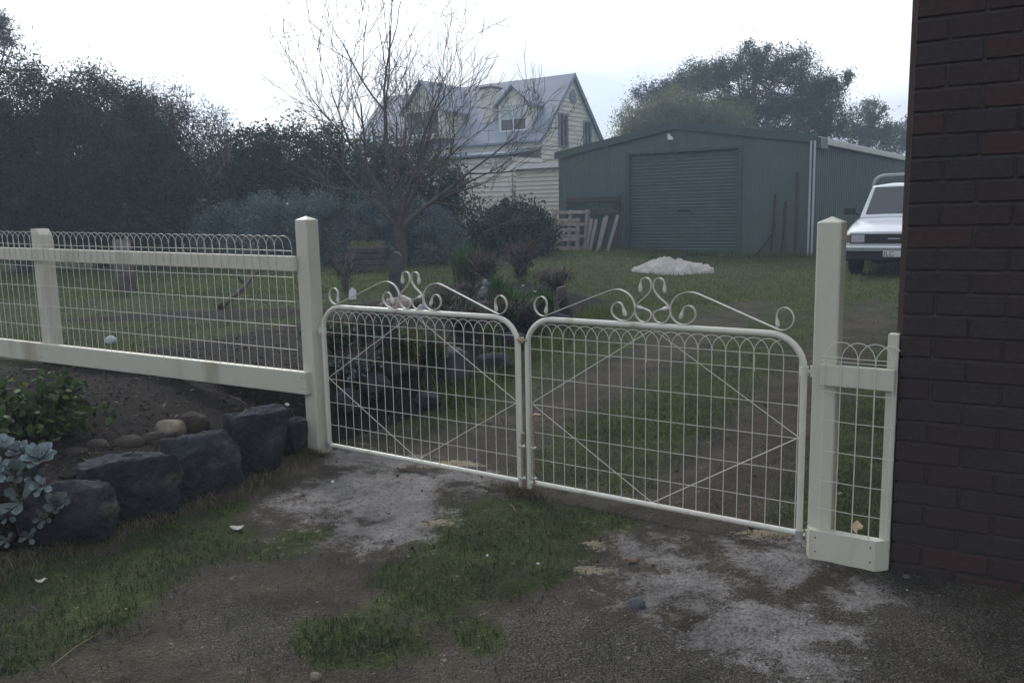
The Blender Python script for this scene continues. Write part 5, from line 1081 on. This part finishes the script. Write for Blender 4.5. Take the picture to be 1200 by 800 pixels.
for _ in range(9000):                                                     # longer growth at the bed edge, posts and shed foot
    k = RG.random()
    if k < .35: b_ = RG.uniform(1.3, 7); a_ = edge(b_) + RG.gauss(.05, .12)
    elif k < .75: a_, b_ = RG.uniform(-8.6, -1.4), 17.25 - abs(RG.gauss(0, .12)); a_ = a_ if not (-6.3 < a_ < -3.3) else a_
    else: a_, b_ = RG.uniform(-9, -4), 15.4 + RG.gauss(0, .4)
    x, y = XY(a_, b_); tall.append((x, y, GZ(x, y)))
tuft = []
for _ in range(4000):                                                     # straw and weeds round the foot of the basalt blocks, posts and brick wall
    k = RG.random()
    if k < .6: b_ = RG.uniform(-2.3, -.1); a_ = .02 + abs(RG.gauss(.10, .09)) + (.14 if b_ < -.6 else .05)
    else: a_, b_ = RG.choice(((.04, .0), (1.63, .05))); a_ += RG.gauss(0, .09); b_ -= abs(RG.gauss(0, .05))
    x, y = XY(a_, b_); tuft.append((x, y, GZ(x, y)))
blades('dry_grass', 'straw and weeds packed round the basalt blocks and posts', tuft, .045, .0014, ML_dry, 8, 1.3)
blades('long_grass', 'longer unmown grass along bed edge and shed foot', tall, .13, .004, ML_grassA, 5, .6)
def pebbles(name, label, pts, r0, r1, mt, seed):
    rng = np.random.default_rng(seed); base = np.array([(1, 0, 0), (-1, 0, 0), (0, 1, 0), (0, -1, 0), (0, 0, 1), (0, 0, -1), (.6, .6, .5), (-.6, .6, .5), (-.6, -.6, .5), (.6, -.6, .5)]); f = np.array([(0, 6, 9), (2, 7, 6), (1, 8, 7), (3, 9, 8), (4, 9, 6), (4, 6, 7), (4, 7, 8), (4, 8, 9), (0, 2, 6), (2, 1, 7), (1, 3, 8), (3, 0, 9)])
    n = len(pts); P = np.array(pts); r = r0 * (r1 / r0) ** (rng.random(n) ** 2.2); a_ = rng.uniform(0, 6.28, n); B = base[None] * rng.uniform(.6, 1.25, (n, 10, 1)); B[:, :, 2] *= .7; x = B[:, :, 0] * np.cos(a_)[:, None] - B[:, :, 1] * np.sin(a_)[:, None]; y = B[:, :, 0] * np.sin(a_)[:, None] + B[:, :, 1] * np.cos(a_)[:, None]
    V = (np.stack([x, y, B[:, :, 2]], 2) * r[:, None, None] + P[:, None, :]).reshape(-1, 3); F = (np.arange(n)[:, None, None] * 10 + f[None]).reshape(-1, 3); return tag(link(name, arr_mesh(name, V, F), mt), label, 'gravel', kind='stuff')
M_peb = mat('gravel_stone', (.165, .155, .148), (.065, .062, .062), 6, rough=.9, island=.6); M_peb2 = mat('pale_gravel_stone', (.40, .38, .35), (.22, .20, .19), 6, rough=.9, island=.5)
M_crumb = mat('ash_crumb', (.33, .315, .315), (.17, .165, .165), 8, rough=.95, island=.5)
pebbles('ash_crumbs', 'pale crumbs of ash on the two grey patches', scatter(26000, 1.9, 6.5, .68, lambda x, y: RG.random() < masks(x, y)[1] * 1.2 - .1), .0022, .0085, M_crumb, 7)
def tp(x, y): m = masks(x, y); return AB(x, y)[0] > edge(AB(x, y)[1]) and RG.random() < .12 + .7 * m[4] + .55 * m[1]
pebbles('gravel', 'small grey gravel strewn over the drive', scatter(36000, 1.9, 6.5, .68, tp), .0018, .0075, M_peb, 1)
pebbles('gravel', 'sparse pale stone chips strewn over drive and bed', scatter(2600, 1.9, 6.5, .68, lambda x, y: RG.random() < .45), .0015, .0055, M_peb2, 2)
pebbles('dirt_crumbs', 'crumbs of dark soil on the front bed', [p for p in scatter(16000, 3.5, 7.2, .66, lambda x, y: masks(x, y)[2] > .5)], .004, .022, mat('soil_crumb', (.032, .025, .021), (.014, .011, .010), 6, rough=.95, island=.5), 3)
rng = np.random.default_rng(33); dl = np.array(scatter(5200, 3.4, 9, .66, lambda x, y: masks(x, y)[2] > .5 or RG.random() < .05)) + np.array([0, 0, .008])
tag(link('dead_leaves', arr_mesh('dead_leaves', *leaf_cloud(rng, dl, .016, .007)), mat('dead_leaf', (.13, .095, .065), (.06, .045, .035), 3, rough=.9, island=.5)), 'dead leaves and bark scraps littering the beds', 'leaf litter', kind='stuff')

# ------------------------------------------------------------------ thin bluish haze volume, added to stand in for lens glare
hz = MB().box(-305, 305, -305, 305, -1.6, 13.0).obj('haze', None); tag(hz, 'thin added haze standing in for lens glare over the yard', 'haze', kind='stuff')
m = bpy.data.materials.new('haze'); m.use_nodes = True; t = m.node_tree; t.nodes.remove(t.nodes['Principled BSDF']); pv = t.nodes.new('ShaderNodeVolumePrincipled')
pv.inputs['Color'].default_value = (.64, .80, 1.0, 1); pv.inputs['Density'].default_value = .0036; pv.inputs['Anisotropy'].default_value = .3
t.links.new(pv.outputs[0], t.nodes['Material Output'].inputs['Volume']); hz.data.materials.append(m)
